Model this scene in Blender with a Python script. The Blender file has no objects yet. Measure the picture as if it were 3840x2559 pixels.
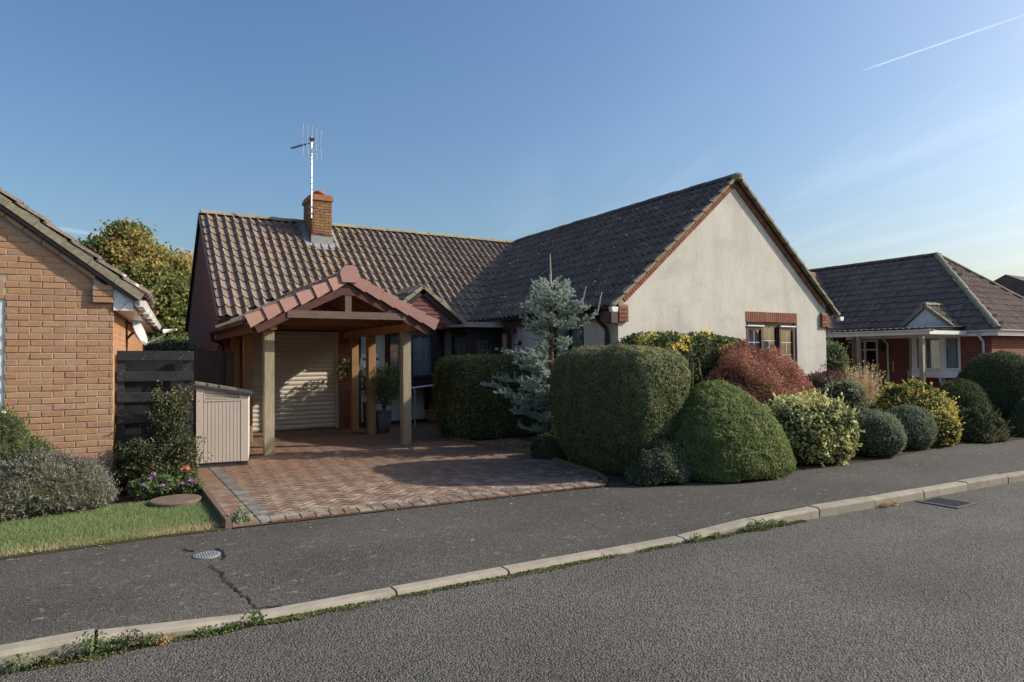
import bpy, math, random
import numpy as np
from mathutils import Matrix, Vector

random.seed(11)
rng = np.random.default_rng(11)
SC = bpy.context.scene
COL = SC.collection
R = math.radians

# ------------------------------------------------------------------ camera
cam = bpy.data.cameras.new("camera")
cam.sensor_width = 36.0
cam.lens = 23.18
cam.clip_end = 3000
cam_o = bpy.data.objects.new("camera", cam)
COL.objects.link(cam_o)
_yaw, _pit, _rol = R(31.535), R(1.5076), R(-.6265)
_fw = Vector((math.sin(_yaw)*math.cos(_pit), math.cos(_yaw)*math.cos(_pit), math.sin(_pit)))
_rt = Vector((math.cos(_yaw), -math.sin(_yaw), 0))
_up = _rt.cross(_fw)
_r2 = _rt*math.cos(_rol) + _up*math.sin(_rol)
_u2 = -_rt*math.sin(_rol) + _up*math.cos(_rol)
cam_o.matrix_world = Matrix(((_r2.x, _u2.x, -_fw.x, 0), (_r2.y, _u2.y, -_fw.y, 0), (_r2.z, _u2.z, -_fw.z, 1.6), (0, 0, 0, 1)))
SC.camera = cam_o

# ------------------------------------------------------------------ sky, sun, exposure
SUN_EL, SUN_AZ = R(30.2), math.atan2(.9026, -.4305)      # azimuth clockwise from +Y
W = bpy.data.worlds.new("World")
SC.world = W
W.use_nodes = True
wn, wl = W.node_tree.nodes, W.node_tree.links
wn.clear()
w_out = wn.new("ShaderNodeOutputWorld")
w_bg = wn.new("ShaderNodeBackground")
w_sky = wn.new("ShaderNodeTexSky")
w_sky.sky_type = 'NISHITA'
w_sky.sun_disc = False
w_sky.sun_elevation = SUN_EL
w_sky.sun_rotation = SUN_AZ
w_sky.air_density = 1.2
w_sky.dust_density = 3.0
w_sky.ozone_density = 3.5
w_bg.inputs[1].default_value = .096


def wmath(op, a, b=None, c=None):
    n = wn.new("ShaderNodeMath"); n.operation = op
    for i, x in enumerate((a, b, c)):
        if x is None: continue
        if isinstance(x, (int, float)): n.inputs[i].default_value = x
        else: wl.new(x, n.inputs[i])
    return n.outputs[0]


def wdot(vec, d):
    n = wn.new("ShaderNodeVectorMath"); n.operation = 'DOT_PRODUCT'
    wl.new(vec, n.inputs[0]); n.inputs[1].default_value = d
    return n.outputs['Value']


w_tc = wn.new("ShaderNodeTexCoord")
w_dir = w_tc.outputs['Generated']
# thin cirrus on a plane high above the place
w_sep = wn.new("ShaderNodeSeparateXYZ"); wl.new(w_dir, w_sep.inputs[0])
w_zc = wmath('MAXIMUM', w_sep.outputs[2], .05)
w_comb = wn.new("ShaderNodeCombineXYZ")
wl.new(wmath('DIVIDE', w_sep.outputs[0], w_zc), w_comb.inputs[0])
wl.new(wmath('DIVIDE', w_sep.outputs[1], w_zc), w_comb.inputs[1])
w_map = wn.new("ShaderNodeMapping")
w_rot = wn.new("ShaderNodeMapping"); w_rot.inputs['Rotation'].default_value = (0, 0, R(-63)); wl.new(w_comb.outputs[0], w_rot.inputs[0])
w_map.inputs['Scale'].default_value = (.28, 1.5, 1)
w_map.inputs['Location'].default_value = (.6, 3.3, 0)
wl.new(w_rot.outputs[0], w_map.inputs[0])
w_no = wn.new("ShaderNodeTexNoise")
w_no.inputs['Scale'].default_value = 1.1; w_no.inputs['Detail'].default_value = 6; w_no.inputs['Roughness'].default_value = .55
w_no.inputs['Distortion'].default_value = .5
wl.new(w_map.outputs[0], w_no.inputs[0])
w_ra = wn.new("ShaderNodeMapRange")
w_ra.inputs[1].default_value = .48; w_ra.inputs[2].default_value = .80; w_ra.inputs[3].default_value = 0; w_ra.inputs[4].default_value = .12
wl.new(w_no.outputs[0], w_ra.inputs[0])
# a contrail: part of a great circle
def _ray(x, y, f=2472.7):
    v = _r2*((x-1920)/f) + _u2*(-(y-1279.5)/f) + _fw
    return v.normalized()
def contrail(p, q, width, strength):
    a, b = _ray(*p), _ray(*q)
    n = a.cross(b).normalized(); t = (b-a).normalized()
    dist = wmath('ABSOLUTE', wdot(w_dir, n))
    m1 = wn.new("ShaderNodeMapRange"); m1.inputs[1].default_value = width; m1.inputs[2].default_value = width*.25
    m1.inputs[3].default_value = 0; m1.inputs[4].default_value = strength
    wl.new(dist, m1.inputs[0])
    al = wdot(w_dir, t)
    g1 = wn.new("ShaderNodeMapRange"); g1.inputs[1].default_value = a.dot(t)-.002; g1.inputs[2].default_value = a.dot(t)+.02
    wl.new(al, g1.inputs[0])
    g2 = wn.new("ShaderNodeMapRange"); g2.inputs[1].default_value = b.dot(t)+.03; g2.inputs[2].default_value = b.dot(t)-.05
    wl.new(al, g2.inputs[0])
    return wmath('MULTIPLY', wmath('MULTIPLY', m1.outputs[0], g1.outputs[0]), g2.outputs[0])
w_c1 = contrail((3232, 266), (3860, 50), .0013, .30)
w_c2 = contrail((170, 848), (735, 945), .0035, .13)
w_msk = wn.new("ShaderNodeMapRange"); w_msk.inputs[1].default_value = 1.6; w_msk.inputs[2].default_value = 3.0
wl.new(wmath('DIVIDE', w_sep.outputs[0], w_zc), w_msk.inputs[0])
w_cir = wmath('MULTIPLY', w_ra.outputs[0], w_msk.outputs[0])
w_fac = wmath('MINIMUM', wmath('ADD', wmath('ADD', w_cir, w_c1), w_c2), .8)
w_mix = wn.new("ShaderNodeMix"); w_mix.data_type = 'RGBA'
wl.new(w_fac, w_mix.inputs[0])
w_hs = wn.new('ShaderNodeHueSaturation'); w_hs.inputs['Saturation'].default_value = 1.15
wl.new(w_sky.outputs[0], w_hs.inputs['Color'])
wl.new(w_hs.outputs[0], w_mix.inputs[6])
w_mix.inputs[7].default_value = (8.2, 8.6, 9.2, 1)
wl.new(w_mix.outputs[2], w_bg.inputs[0])
wl.new(w_bg.outputs[0], w_out.inputs[0])

sun = bpy.data.lights.new("sun", 'SUN')
sun.energy = 3.4
sun.angle = R(.55)
sun.color = (1.0, .92, .80)
sun_o = bpy.data.objects.new("sun", sun)
COL.objects.link(sun_o)
_sd = Vector((math.sin(SUN_AZ)*math.cos(SUN_EL), math.cos(SUN_AZ)*math.cos(SUN_EL), math.sin(SUN_EL)))
sun_o.rotation_euler = (-_sd).to_track_quat('-Z', 'Y').to_euler()
sun_o.location = (20, -8, 20)

SC.view_settings.view_transform = 'Standard'
SC.view_settings.look = 'None'
SC.view_settings.exposure = 0.74
SC.view_settings.gamma = 1.0
SC.view_settings.use_curve_mapping = False
SC.cycles.use_denoising = True
SC.cycles.max_bounces = 6
SC.cycles.transparent_max_bounces = 8
SC.cycles.caustics_reflective = False
SC.cycles.caustics_refractive = False

# ------------------------------------------------------------------ materials
def new_mat(name):
    m = bpy.data.materials.new(name); m.use_nodes = True
    nt = m.node_tree; nt.nodes.clear()
    out = nt.nodes.new("ShaderNodeOutputMaterial")
    return m, nt, out


class NT:
    """tiny node-graph helper"""
    def __init__(s, name):
        s.m, s.nt, s.out = new_mat(name); s.n = s.nt.nodes; s.l = s.nt.links
        s.pos = s.n.new("ShaderNodeNewGeometry").outputs['Position']
    def put(s, sock, v):
        if isinstance(v, bpy.types.NodeSocket): s.l.new(v, sock)
        elif isinstance(v, (tuple, list)) and len(v) == 3 and sock.type == 'RGBA': sock.default_value = (*v, 1)
        else: sock.default_value = v
    def mapping(s, scale=(1, 1, 1), rot=(0, 0, 0), loc=(0, 0, 0), vec=None):
        n = s.n.new("ShaderNodeMapping"); s.put(n.inputs[0], vec or s.pos)
        n.inputs['Scale'].default_value = scale; n.inputs['Rotation'].default_value = rot; n.inputs['Location'].default_value = loc
        return n.outputs[0]
    def noise(s, scale, detail=4, rough=.55, vec=None, dist=0, color=False):
        n = s.n.new("ShaderNodeTexNoise"); s.put(n.inputs['Vector'], vec or s.pos)
        n.inputs['Scale'].default_value = scale; n.inputs['Detail'].default_value = detail
        n.inputs['Roughness'].default_value = rough; n.inputs['Distortion'].default_value = dist
        return n.outputs[1 if color else 0]
    def voro(s, scale, feature='F1', vec=None, out='Distance', rand=1.0):
        n = s.n.new("ShaderNodeTexVoronoi"); n.feature = feature; s.put(n.inputs['Vector'], vec or s.pos)
        n.inputs['Scale'].default_value = scale; n.inputs['Randomness'].default_value = rand
        return n.outputs[out]
    def rng(s, v, a, b, c=0., d=1.):
        n = s.n.new("ShaderNodeMapRange"); s.put(n.inputs[0], v)
        for i, x in enumerate((a, b, c, d)): n.inputs[i+1].default_value = x
        return n.outputs[0]
    def mix(s, f, a, b, mode='MIX'):
        n = s.n.new("ShaderNodeMix"); n.data_type = 'RGBA'; n.blend_type = mode
        s.put(n.inputs[0], f); s.put(n.inputs[6], a); s.put(n.inputs[7], b)
        return n.outputs[2]
    def math(s, op, a, b=0.):
        n = s.n.new("ShaderNodeMath"); n.operation = op; s.put(n.inputs[0], a); s.put(n.inputs[1], b)
        return n.outputs[0]
    def ramp(s, f, stops):
        n = s.n.new("ShaderNodeValToRGB"); s.put(n.inputs[0], f)
        e = n.color_ramp.elements
        while len(e) < len(stops): e.new(.5)
        for x, (p, c) in zip(e, stops): x.position = p; x.color = (*c, 1)
        return n.outputs[0]
    def rnd(s):
        return s.n.new("ShaderNodeObjectInfo").outputs['Random']
    def rnd2(s):
        return s.math('FRACT', s.math('ADD', s.rnd(), s.attr('tint')))
    def attr(s, name):
        n = s.n.new("ShaderNodeAttribute"); n.attribute_name = name
        return n.outputs['Fac']
    def value(s, col, v):
        n = s.n.new("ShaderNodeHueSaturation"); s.put(n.inputs['Color'], col); s.put(n.inputs['Value'], v)
        return n.outputs[0]
    def bump(s, h, strength, dist=.01, prev=None):
        n = s.n.new("ShaderNodeBump"); n.inputs['Strength'].default_value = strength; n.inputs['Distance'].default_value = dist
        s.put(n.inputs['Height'], h)
        if prev: s.l.new(prev, n.inputs['Normal'])
        return n.outputs[0]
    def bsdf(s, col, rough=.8, spec=.3, normal=None, metal=0., alpha=None):
        n = s.n.new("ShaderNodeBsdfPrincipled")
        s.put(n.inputs['Base Color'], col); s.put(n.inputs['Roughness'], rough)
        n.inputs['Specular IOR Level'].default_value = spec; n.inputs['Metallic'].default_value = metal
        if normal: s.l.new(normal, n.inputs['Normal'])
        return n.outputs[0]
    def done(s, sh):
        s.l.new(sh, s.out.inputs[0]); return s.m


def plain(name, c1, c2=None, scale=6., rough=.75, spec=.3, bump=0., bscale=80., var=0., metal=0., stretch=None):
    t = NT(name)
    c2 = c2 or tuple(x*.75 for x in c1)
    vec = t.mapping(stretch) if stretch else None
    f = t.rng(t.noise(scale, 5, .6, vec), .3, .7)
    col = t.mix(f, c1, c2)
    if var: col = t.value(col, t.rng(t.rnd(), 0, 1, 1-var, 1+var))
    nm = t.bump(t.noise(bscale, 4, .6, vec), bump, .004) if bump else None
    return t.done(t.bsdf(col, rough, spec, nm, metal))


def leafmat(name, stops, trans=.25, rough=.5, spec=.35, gain=1.45):
    t = NT(name); rough = .55+rough*.3; spec *= .4
    stops = [(p, tuple(min(.75, x*gain) for x in c)) for p, c in stops]; trans = trans+.08 if trans else 0
    hs = t.n.new('ShaderNodeHueSaturation'); hs.inputs['Saturation'].default_value = .86; t.l.new(t.ramp(t.attr('tint'), stops), hs.inputs['Color']); c = hs.outputs[0]
    p = t.bsdf(c, rough, spec)
    if trans:
        tr = t.n.new("ShaderNodeBsdfTranslucent"); t.l.new(t.value(c, 1.25), tr.inputs[0])
        mx = t.n.new("ShaderNodeMixShader"); mx.inputs[0].default_value = trans
        t.l.new(p, mx.inputs[1]); t.l.new(tr.outputs[0], mx.inputs[2]); p = mx.outputs[0]
    return t.done(p)


def m_brick(name, pal, streak=.5):
    t = NT(name)
    base = t.ramp(t.rnd(), [(i/(len(pal)-1), c) for i, c in enumerate(pal)])
    v1 = t.mapping((1, 1, 3), rot=(0, R(28), 0))
    st = t.rng(t.noise(26, 5, .65, v1), .35, .68)
    base = t.mix(t.math('MULTIPLY', st, streak), base, tuple(x*.55 for x in pal[1]))
    st2 = t.rng(t.noise(60, 4, .6, t.mapping((1, 1, 2.4), rot=(0, R(-35), 0))), .54, .68, 0, .5)
    base = t.mix(st2, base, tuple(min(1, x*1.5+.04) for x in pal[2]))
    base = t.mix(t.rng(t.noise(9, 3), .55, .8, 0, .35), base, tuple(min(1, x*1.35+.03) for x in pal[-1]))
    nm = t.bump(t.noise(45, 5, .7, v1), .6, .006)
    return t.done(t.bsdf(base, .9, .15, nm))


def m_bricktex(name, c1, c2, mortar, axis='XZ', sc=1.0):
    t = NT(name)
    sep = t.n.new("ShaderNodeSeparateXYZ"); t.l.new(t.pos, sep.inputs[0])
    cb = t.n.new("ShaderNodeCombineXYZ")
    t.l.new(sep.outputs[0 if axis[0] == 'X' else 1], cb.inputs[0]); t.l.new(sep.outputs[2], cb.inputs[1])
    b = t.n.new("ShaderNodeTexBrick"); t.l.new(cb.outputs[0], b.inputs['Vector'])
    b.inputs['Scale'].default_value = 1; b.inputs['Brick Width'].default_value = .225; b.inputs['Row Height'].default_value = .075
    b.inputs['Mortar Size'].default_value = .006; b.inputs['Mortar Smooth'].default_value = .2
    b.inputs['Color1'].default_value = (*c1, 1); b.inputs['Color2'].default_value = (*c2, 1); b.inputs['Mortar'].default_value = (*mortar, 1)
    col = t.mix(t.rng(t.noise(5, 4), .35, .7, 0, .45), b.outputs[0], tuple(x*.6 for x in c1))
    n1 = t.bump(t.math('MULTIPLY', b.outputs[1], -1.), .5, .006)
    return t.done(t.bsdf(col, .9, .15, t.bump(t.noise(60, 4, .7), .4, .004, n1)))


def m_tile(name, c1, c2, lichen=.6, ochre=.0, dark=0.):
    t = NT(name)
    col = t.mix(t.rng(t.noise(2.2, 5, .6), .35, .65), c1, c2)
    col = t.value(col, t.rng(t.rnd2(), 0, 1, .74, 1.22))
    col = t.mix(t.rng(t.noise(34, 4, .65), .40, .72, 0, .55), col, tuple(x*1.8+.04 for x in c1))
    # moss / dirt
    col = t.mix(t.rng(t.noise(5.5, 6, .7), .58, .72, 0, .7), col, (.03, .028, .02))
    # pale lichen dots
    for sc_, r0, gate, amt in ((5.5, .17, .30, .8), (12, .22, .55, .6)):
        nd = t.n.new("ShaderNodeTexVoronoi"); nd.inputs['Scale'].default_value = sc_; t.l.new(t.pos, nd.inputs['Vector'])
        sc = t.n.new("ShaderNodeSeparateColor"); t.l.new(nd.outputs['Color'], sc.inputs[0])
        vd = t.math('ADD', nd.outputs['Distance'], t.rng(t.noise(38, 4, .7), .2, .8, -.11, .11))
        spot = t.math('MULTIPLY', t.rng(vd, r0, r0*.6), t.rng(sc.outputs[0], 1-lichen*(1-gate)-.02, 1-lichen*(1-gate)+.02))
        spot = t.math('MULTIPLY', spot, t.rng(t.noise(1.7, 4, .65), .36, .56, .15, 1))
        col = t.mix(t.math('MULTIPLY', spot, amt), col, (.58, .58, .55))
    if ochre:
        # orange lichen below the chimney
        d = t.n.new("ShaderNodeVectorMath"); d.operation = 'DISTANCE'; t.l.new(t.pos, d.inputs[0]); d.inputs[1].default_value = (4.9, 16.9, 4.2)
        near = t.rng(d.outputs['Value'], .4, 2.1, 1, .18)
        o = t.math('MULTIPLY', near, t.rng(t.noise(8, 5, .7), .52, .66))
        col = t.mix(t.math('MULTIPLY', o, ochre), col, (.40, .20, .035))
    nm = t.bump(t.noise(70, 5, .7), .5, .006)
    return t.done(t.bsdf(col, .92, .12, nm))


MAT = {}
MAT['brick_orange'] = m_brick('orange_brick', [(.43, .24, .14), (.47, .265, .145), (.39, .225, .15), (.49, .305, .165), (.46, .285, .205)])
MAT['mortar'] = plain('sand_mortar', (.42, .37, .26), (.30, .28, .20), 14, .95, .1, .5, 90)
MAT['brick_orange_tex'] = m_bricktex('orange_brickwork', (.42, .19, .09), (.36, .17, .10), (.38, .31, .2))
MAT['brick_red'] = m_brick('red_brick', [(.24, .092, .058), (.29, .115, .07), (.20, .082, .058), (.33, .145, .085)], .4)
MAT['mortar_red'] = plain('grey_mortar', (.33, .29, .23), (.24, .2, .17), 14, .95, .1, .4, 90)
MAT['brick_red_x'] = m_bricktex('red_brickwork_front', (.25, .085, .058), (.20, .07, .052), (.32, .26, .22), 'XZ')
MAT['brick_orange_y'] = m_bricktex('orange_brickwork_side', (.40, .2, .10), (.34, .17, .10), (.38, .31, .2), 'YZ')
MAT['brick_red_y'] = m_bricktex('red_brickwork_side', (.23, .08, .055), (.18, .068, .052), (.25, .19, .16), 'YZ')
MAT['brick_chim'] = m_brick('chimney_brick', [(.23, .12, .075), (.27, .14, .07), (.31, .20, .09), (.19, .105, .07)], .5)
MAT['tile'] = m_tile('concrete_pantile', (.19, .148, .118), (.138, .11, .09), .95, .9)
MAT['tile_wing'] = m_tile('shaded_mossy_pantile', (.135, .104, .09), (.098, .079, .071), .9)  # main roof's pantile again, its colour darkened for the slope in shade
MAT['tile_neighbour'] = m_tile('brown_tile', (.17, .122, .10), (.135, .10, .083), .1)
MAT['tile_new'] = plain('terracotta_tile', (.40, .235, .19), (.34, .195, .16), 9, .8, .2, .25, 120, .07)
MAT['verge'] = plain('lichened_mortar', (.36, .325, .24), (.20, .185, .125), 22, .95, .1, .6, 60, .1)
MAT['black'] = plain('black_plastic', (.018, .018, .02), (.03, .03, .032), 5, .45, .4)
MAT['white_pl'] = plain('white_plastic', (.78, .78, .76), (.70, .70, .68), 3, .4, .4)
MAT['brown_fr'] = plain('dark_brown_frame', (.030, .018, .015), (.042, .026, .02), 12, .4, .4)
MAT['brown_lit'] = plain('sunlit_brown_frame', (.075, .038, .030), (.06, .03, .025), 12, .45, .4)  # lighter copy of the frame brown, sunlight put into its colour
MAT['maroon'] = plain('maroon_boards', (.16, .045, .038), (.11, .035, .03), 10, .6, .3, .2, 50, .08)
MAT['barge'] = plain('stained_timber', (.115, .045, .036), (.07, .035, .03), 9, .7, .25, .3, 60, stretch=(1, 1, 4))
MAT['grey_wood'] = plain('weathered_oak', (.36, .315, .22), (.24, .20, .14), 14, .85, .15, .5, 60, .05, stretch=(3, 3, .35))
MAT['aged_wood'] = plain('aged_brown_timber', (.185, .13, .10), (.11, .08, .065), 12, .85, .15, .5, 60, stretch=(.3, 3, 3))
MAT['oak'] = plain('orange_oak', (.36, .205, .095), (.25, .14, .065), 12, .7, .25, .35, 60, .06, stretch=(3, 3, .3))
MAT['ceil_wood'] = plain('cedar_boards', (.33, .155, .08), (.22, .105, .055), 7, .7, .2, .2, 40, .12)
MAT['door_cream'] = plain('cream_metal', (.62, .56, .45), (.57, .51, .41), 2, .5, .35)
MAT['shed'] = plain('beige_plastic', (.66, .60, .50), (.61, .55, .455), 4, .5, .35)
MAT['shed_dark'] = plain('dark_grey_plastic', (.05, .05, .055), (.07, .07, .075), 6, .5, .35)
MAT['lead'] = plain('grey_lead', (.30, .31, .32), (.20, .21, .22), 8, .6, .4, .2, 30)
MAT['concrete'] = plain('kerb_concrete', (.36, .325, .26), (.25, .225, .175), 7, .95, .1, .5, 120, .08)
MAT['edging'] = plain('edging_concrete', (.19, .135, .10), (.12, .09, .07), 12, .95, .1, .6, 90, .1)
MAT['joint'] = plain('joint_sand', (.15, .105, .075), (.11, .08, .06), 12, .95, .1, .6, 90)
MAT['iron'] = plain('cast_iron', (.06, .055, .055), (.10, .09, .085), 20, .6, .5, .2, 80)
MAT['steel'] = plain('galvanised_steel', (.55, .56, .57), (.45, .46, .47), 20, .35, .5, metal=.6)
MAT['alu'] = plain('aluminium', (.7, .7, .7), (.6, .6, .6), 10, .35, .5, metal=.8)
MAT['dish'] = plain('grey_dish', (.42, .44, .46), (.36, .38, .40), 3, .5, .3)
MAT['curtain'] = plain('net_curtain', (.62, .65, .68), (.48, .51, .54), 6, .9, .1)
MAT['interior'] = plain('dark_room', (.03, .03, .03), (.02, .02, .02), 2, .9, .1)
MAT['soil'] = plain('bed_soil', (.10, .075, .05), (.06, .045, .032), 9, 1, .05, .8, 40)
MAT['gravel'] = plain('pale_gravel', (.46, .42, .34), (.30, .26, .2), 30, .95, .1, .3, 60, .25)
MAT['bark'] = plain('bark', (.12, .085, .06), (.07, .05, .035), 14, .95, .1, .6, 40)
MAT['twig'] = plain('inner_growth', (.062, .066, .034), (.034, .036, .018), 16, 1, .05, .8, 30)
MAT['terracotta'] = plain('terracotta', (.36, .17, .09), (.28, .13, .075), 8, .85, .15, .2, 50)
MAT['glaze'] = plain('blue_glaze', (.075, .08, .105), (.13, .13, .15), 30, .35, .5, .5, 45)
MAT['blackfence'] = None


def m_blackfence():
    t = NT('black_paint')
    col = t.mix(t.rng(t.noise(6, 4), .4, .7), (.020, .021, .024), (.034, .034, .037))
    v = t.mapping((1, 1, 2.2))
    fl = t.math('MULTIPLY', t.rng(t.noise(48, 3, .7, v), .64, .70), t.rng(t.noise(5, 3, .5), .45, .6))
    col = t.mix(fl, col, (.55, .55, .52))
    return t.done(t.bsdf(col, .6, .35, t.bump(t.noise(30, 4, .6, t.mapping((1, 1, 5))), .25, .004)))


def m_peel():
    t = NT('peeling_white_paint')
    col = t.mix(t.rng(t.noise(40, 4, .7), .56, .62), (.72, .73, .73), (.22, .22, .23))
    return t.done(t.bsdf(col, .8, .2, t.bump(t.noise(40, 4), .4, .004)))


def m_render():
    t = NT('cream_render')
    col = t.mix(t.rng(t.noise(1.1, 5, .6), .3, .7), (.60, .575, .505), (.53, .505, .445))
    v = t.mapping((1.6, 1.6, .34))
    stain = t.rng(t.noise(1.5, 7, .72, v), .46, .76, 0, .6)
    col = t.mix(stain, col, (.34, .335, .31))
    col = t.mix(t.rng(t.noise(.8, 4, .6, t.mapping((1, 1, 2.2))), .52, .72, 0, .5), col, (.36, .35, .32))
    col = t.mix(t.rng(t.noise(30, 4, .7), .60, .75, 0, .3), col, (.36, .34, .29))
    col = t.mix(t.rng(t.noise(9, 5, .7, t.mapping((1, 1, .06))), .58, .78, 0, .35), col, (.33, .32, .29))
    hgt = t.math('ADD', t.noise(75, 4, .65), t.math('MULTIPLY', t.noise(14, 3), .6))
    return t.done(t.bsdf(col, .92, .1, t.bump(hgt, .45, .010)))


def m_road(name, c_lo, c_hi, tone, scale, bump, patches):
    t = NT(name)
    cell = t.voro(scale, out='Color')
    sep = t.n.new("ShaderNodeSeparateColor"); t.l.new(cell, sep.inputs[0])
    col = t.mix(sep.outputs[0], c_lo, c_hi)
    col = t.mix(t.rng(sep.outputs[1], .72, 1, 0, .8), col, tone)
    d = t.voro(scale)
    col = t.mix(t.rng(d, .38, .66, 0, .6), col, tuple(x*.28 for x in c_lo))
    col = t.mix(t.rng(t.noise(scale*.33, 4, .7), .52, .68, 0, .5), col, tuple(x*.5 for x in c_lo))
    col = t.value(col, t.rng(t.noise(.55, 6, .65), .3, .7, .78, 1.2))
    col = t.value(col, t.rng(t.noise(.8, 3, .5, t.mapping((.08, 1, 1))), .35, .65, .9, 1.1))
    if patches:
        sp = t.rng(t.noise(8, 5, .7, t.mapping((1, 1.5, 1))), .60, .70, 0, .7)
        col = t.mix(sp, col, (.27, .25, .205))
        sp3 = t.math('MULTIPLY', t.rng(t.voro(3.3, vec=t.mapping((1, 1.4, 1))), .13, .07), t.rng(t.noise(30, 3), .4, .6))
        col = t.mix(t.math('MULTIPLY', sp3, .8), col, (.33, .30, .24))
        sp2 = t.rng(t.noise(120, 2, .5), .66, .72, 0, .6)
        col = t.mix(sp2, col, (.33, .31, .27))
    h = t.math('ADD', t.math('MULTIPLY', d, -1.), t.math('MULTIPLY', t.noise(scale*.35, 4), .8))
    return t.done(t.bsdf(col, .85, .25, t.bump(h, bump, .012)))


def m_lawn():
    t = NT('lawn_turf')
    col = t.mix(t.rng(t.noise(3, 5), .35, .65), (.06, .09, .025), (.13, .115, .05))
    return t.done(t.bsdf(col, 1, .05, t.bump(t.noise(60, 4), .8, .02)))


def m_paver(name, c1, c2):
    t = NT(name)
    col = t.mix(t.rnd2(), c1, c2)
    col = t.mix(t.rng(t.noise(5, 5, .6), .4, .7, 0, .5), col, tuple(x*.6 for x in c1))
    col = t.mix(t.rng(t.noise(1.1, 5, .65), .45, .7, 0, .5), col, (.15, .12, .095))
    # pale worn patches towards the pavement
    sep = t.n.new("ShaderNodeSeparateXYZ"); t.l.new(t.pos, sep.inputs[0])
    worn = t.math('MULTIPLY', t.rng(sep.outputs[1], 10.2, 7.0, 0, 1), t.rng(t.noise(4.5, 6, .7), .45, .62))
    col = t.mix(t.math('MULTIPLY', worn, .6), col, (.42, .36, .30))
    return t.done(t.bsdf(col, .9, .15, t.bump(t.noise(80, 4), .4, .005)))


def m_glass():
    t = NT('window_glass')
    tr = t.n.new("ShaderNodeBsdfTransparent"); tr.inputs[0].default_value = (.80, .83, .84, 1)
    gl = t.n.new("ShaderNodeBsdfGlossy"); gl.inputs['Roughness'].default_value = .02
    geo = t.n.new("ShaderNodeNewGeometry")
    dp = t.n.new("ShaderNodeVectorMath"); dp.operation = 'DOT_PRODUCT'
    t.l.new(geo.outputs['Normal'], dp.inputs[0]); t.l.new(geo.outputs['Incoming'], dp.inputs[1])
    c1 = t.math('SUBTRACT', 1., t.math('ABSOLUTE', dp.outputs['Value']))
    fr = t.math('ADD', t.math('MULTIPLY', t.math('POWER', c1, 5.), .85), .10)
    mx = t.n.new("ShaderNodeMixShader")
    t.l.new(fr, mx.inputs[0]); t.l.new(tr.outputs[0], mx.inputs[1]); t.l.new(gl.outputs[0], mx.inputs[2])
    return t.done(mx.outputs[0])


MAT['blackfence'] = m_blackfence()
MAT['peel'] = m_peel()
MAT['render'] = m_render()
MAT['road'] = m_road('road_chippings', (.092, .088, .079), (.188, .181, .162), (.215, .155, .12), 80, .8, False)
MAT['path'] = m_road('pavement_asphalt', (.066, .062, .057), (.13, .122, .11), (.28, .255, .21), 130, .6, True)
MAT['lawn'] = m_lawn()
MAT['paver'] = m_paver('red_paver', (.215, .128, .086), (.17, .108, .078))
MAT['paver_blue'] = m_paver('blue_grey_paver', (.135, .135, .122), (.175, .17, .15))
MAT['glass'] = m_glass()
MAT['letter'] = plain('red_lettering', (.20, .02, .02), (.16, .02, .02), 5, .6)
MAT['gold_leaf'] = leafmat('golden_leaf', [(0, (.02, .035, .012)), (.35, (.07, .10, .02)), (.6, (.34, .27, .03)), (1, (.55, .42, .05))])

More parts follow.
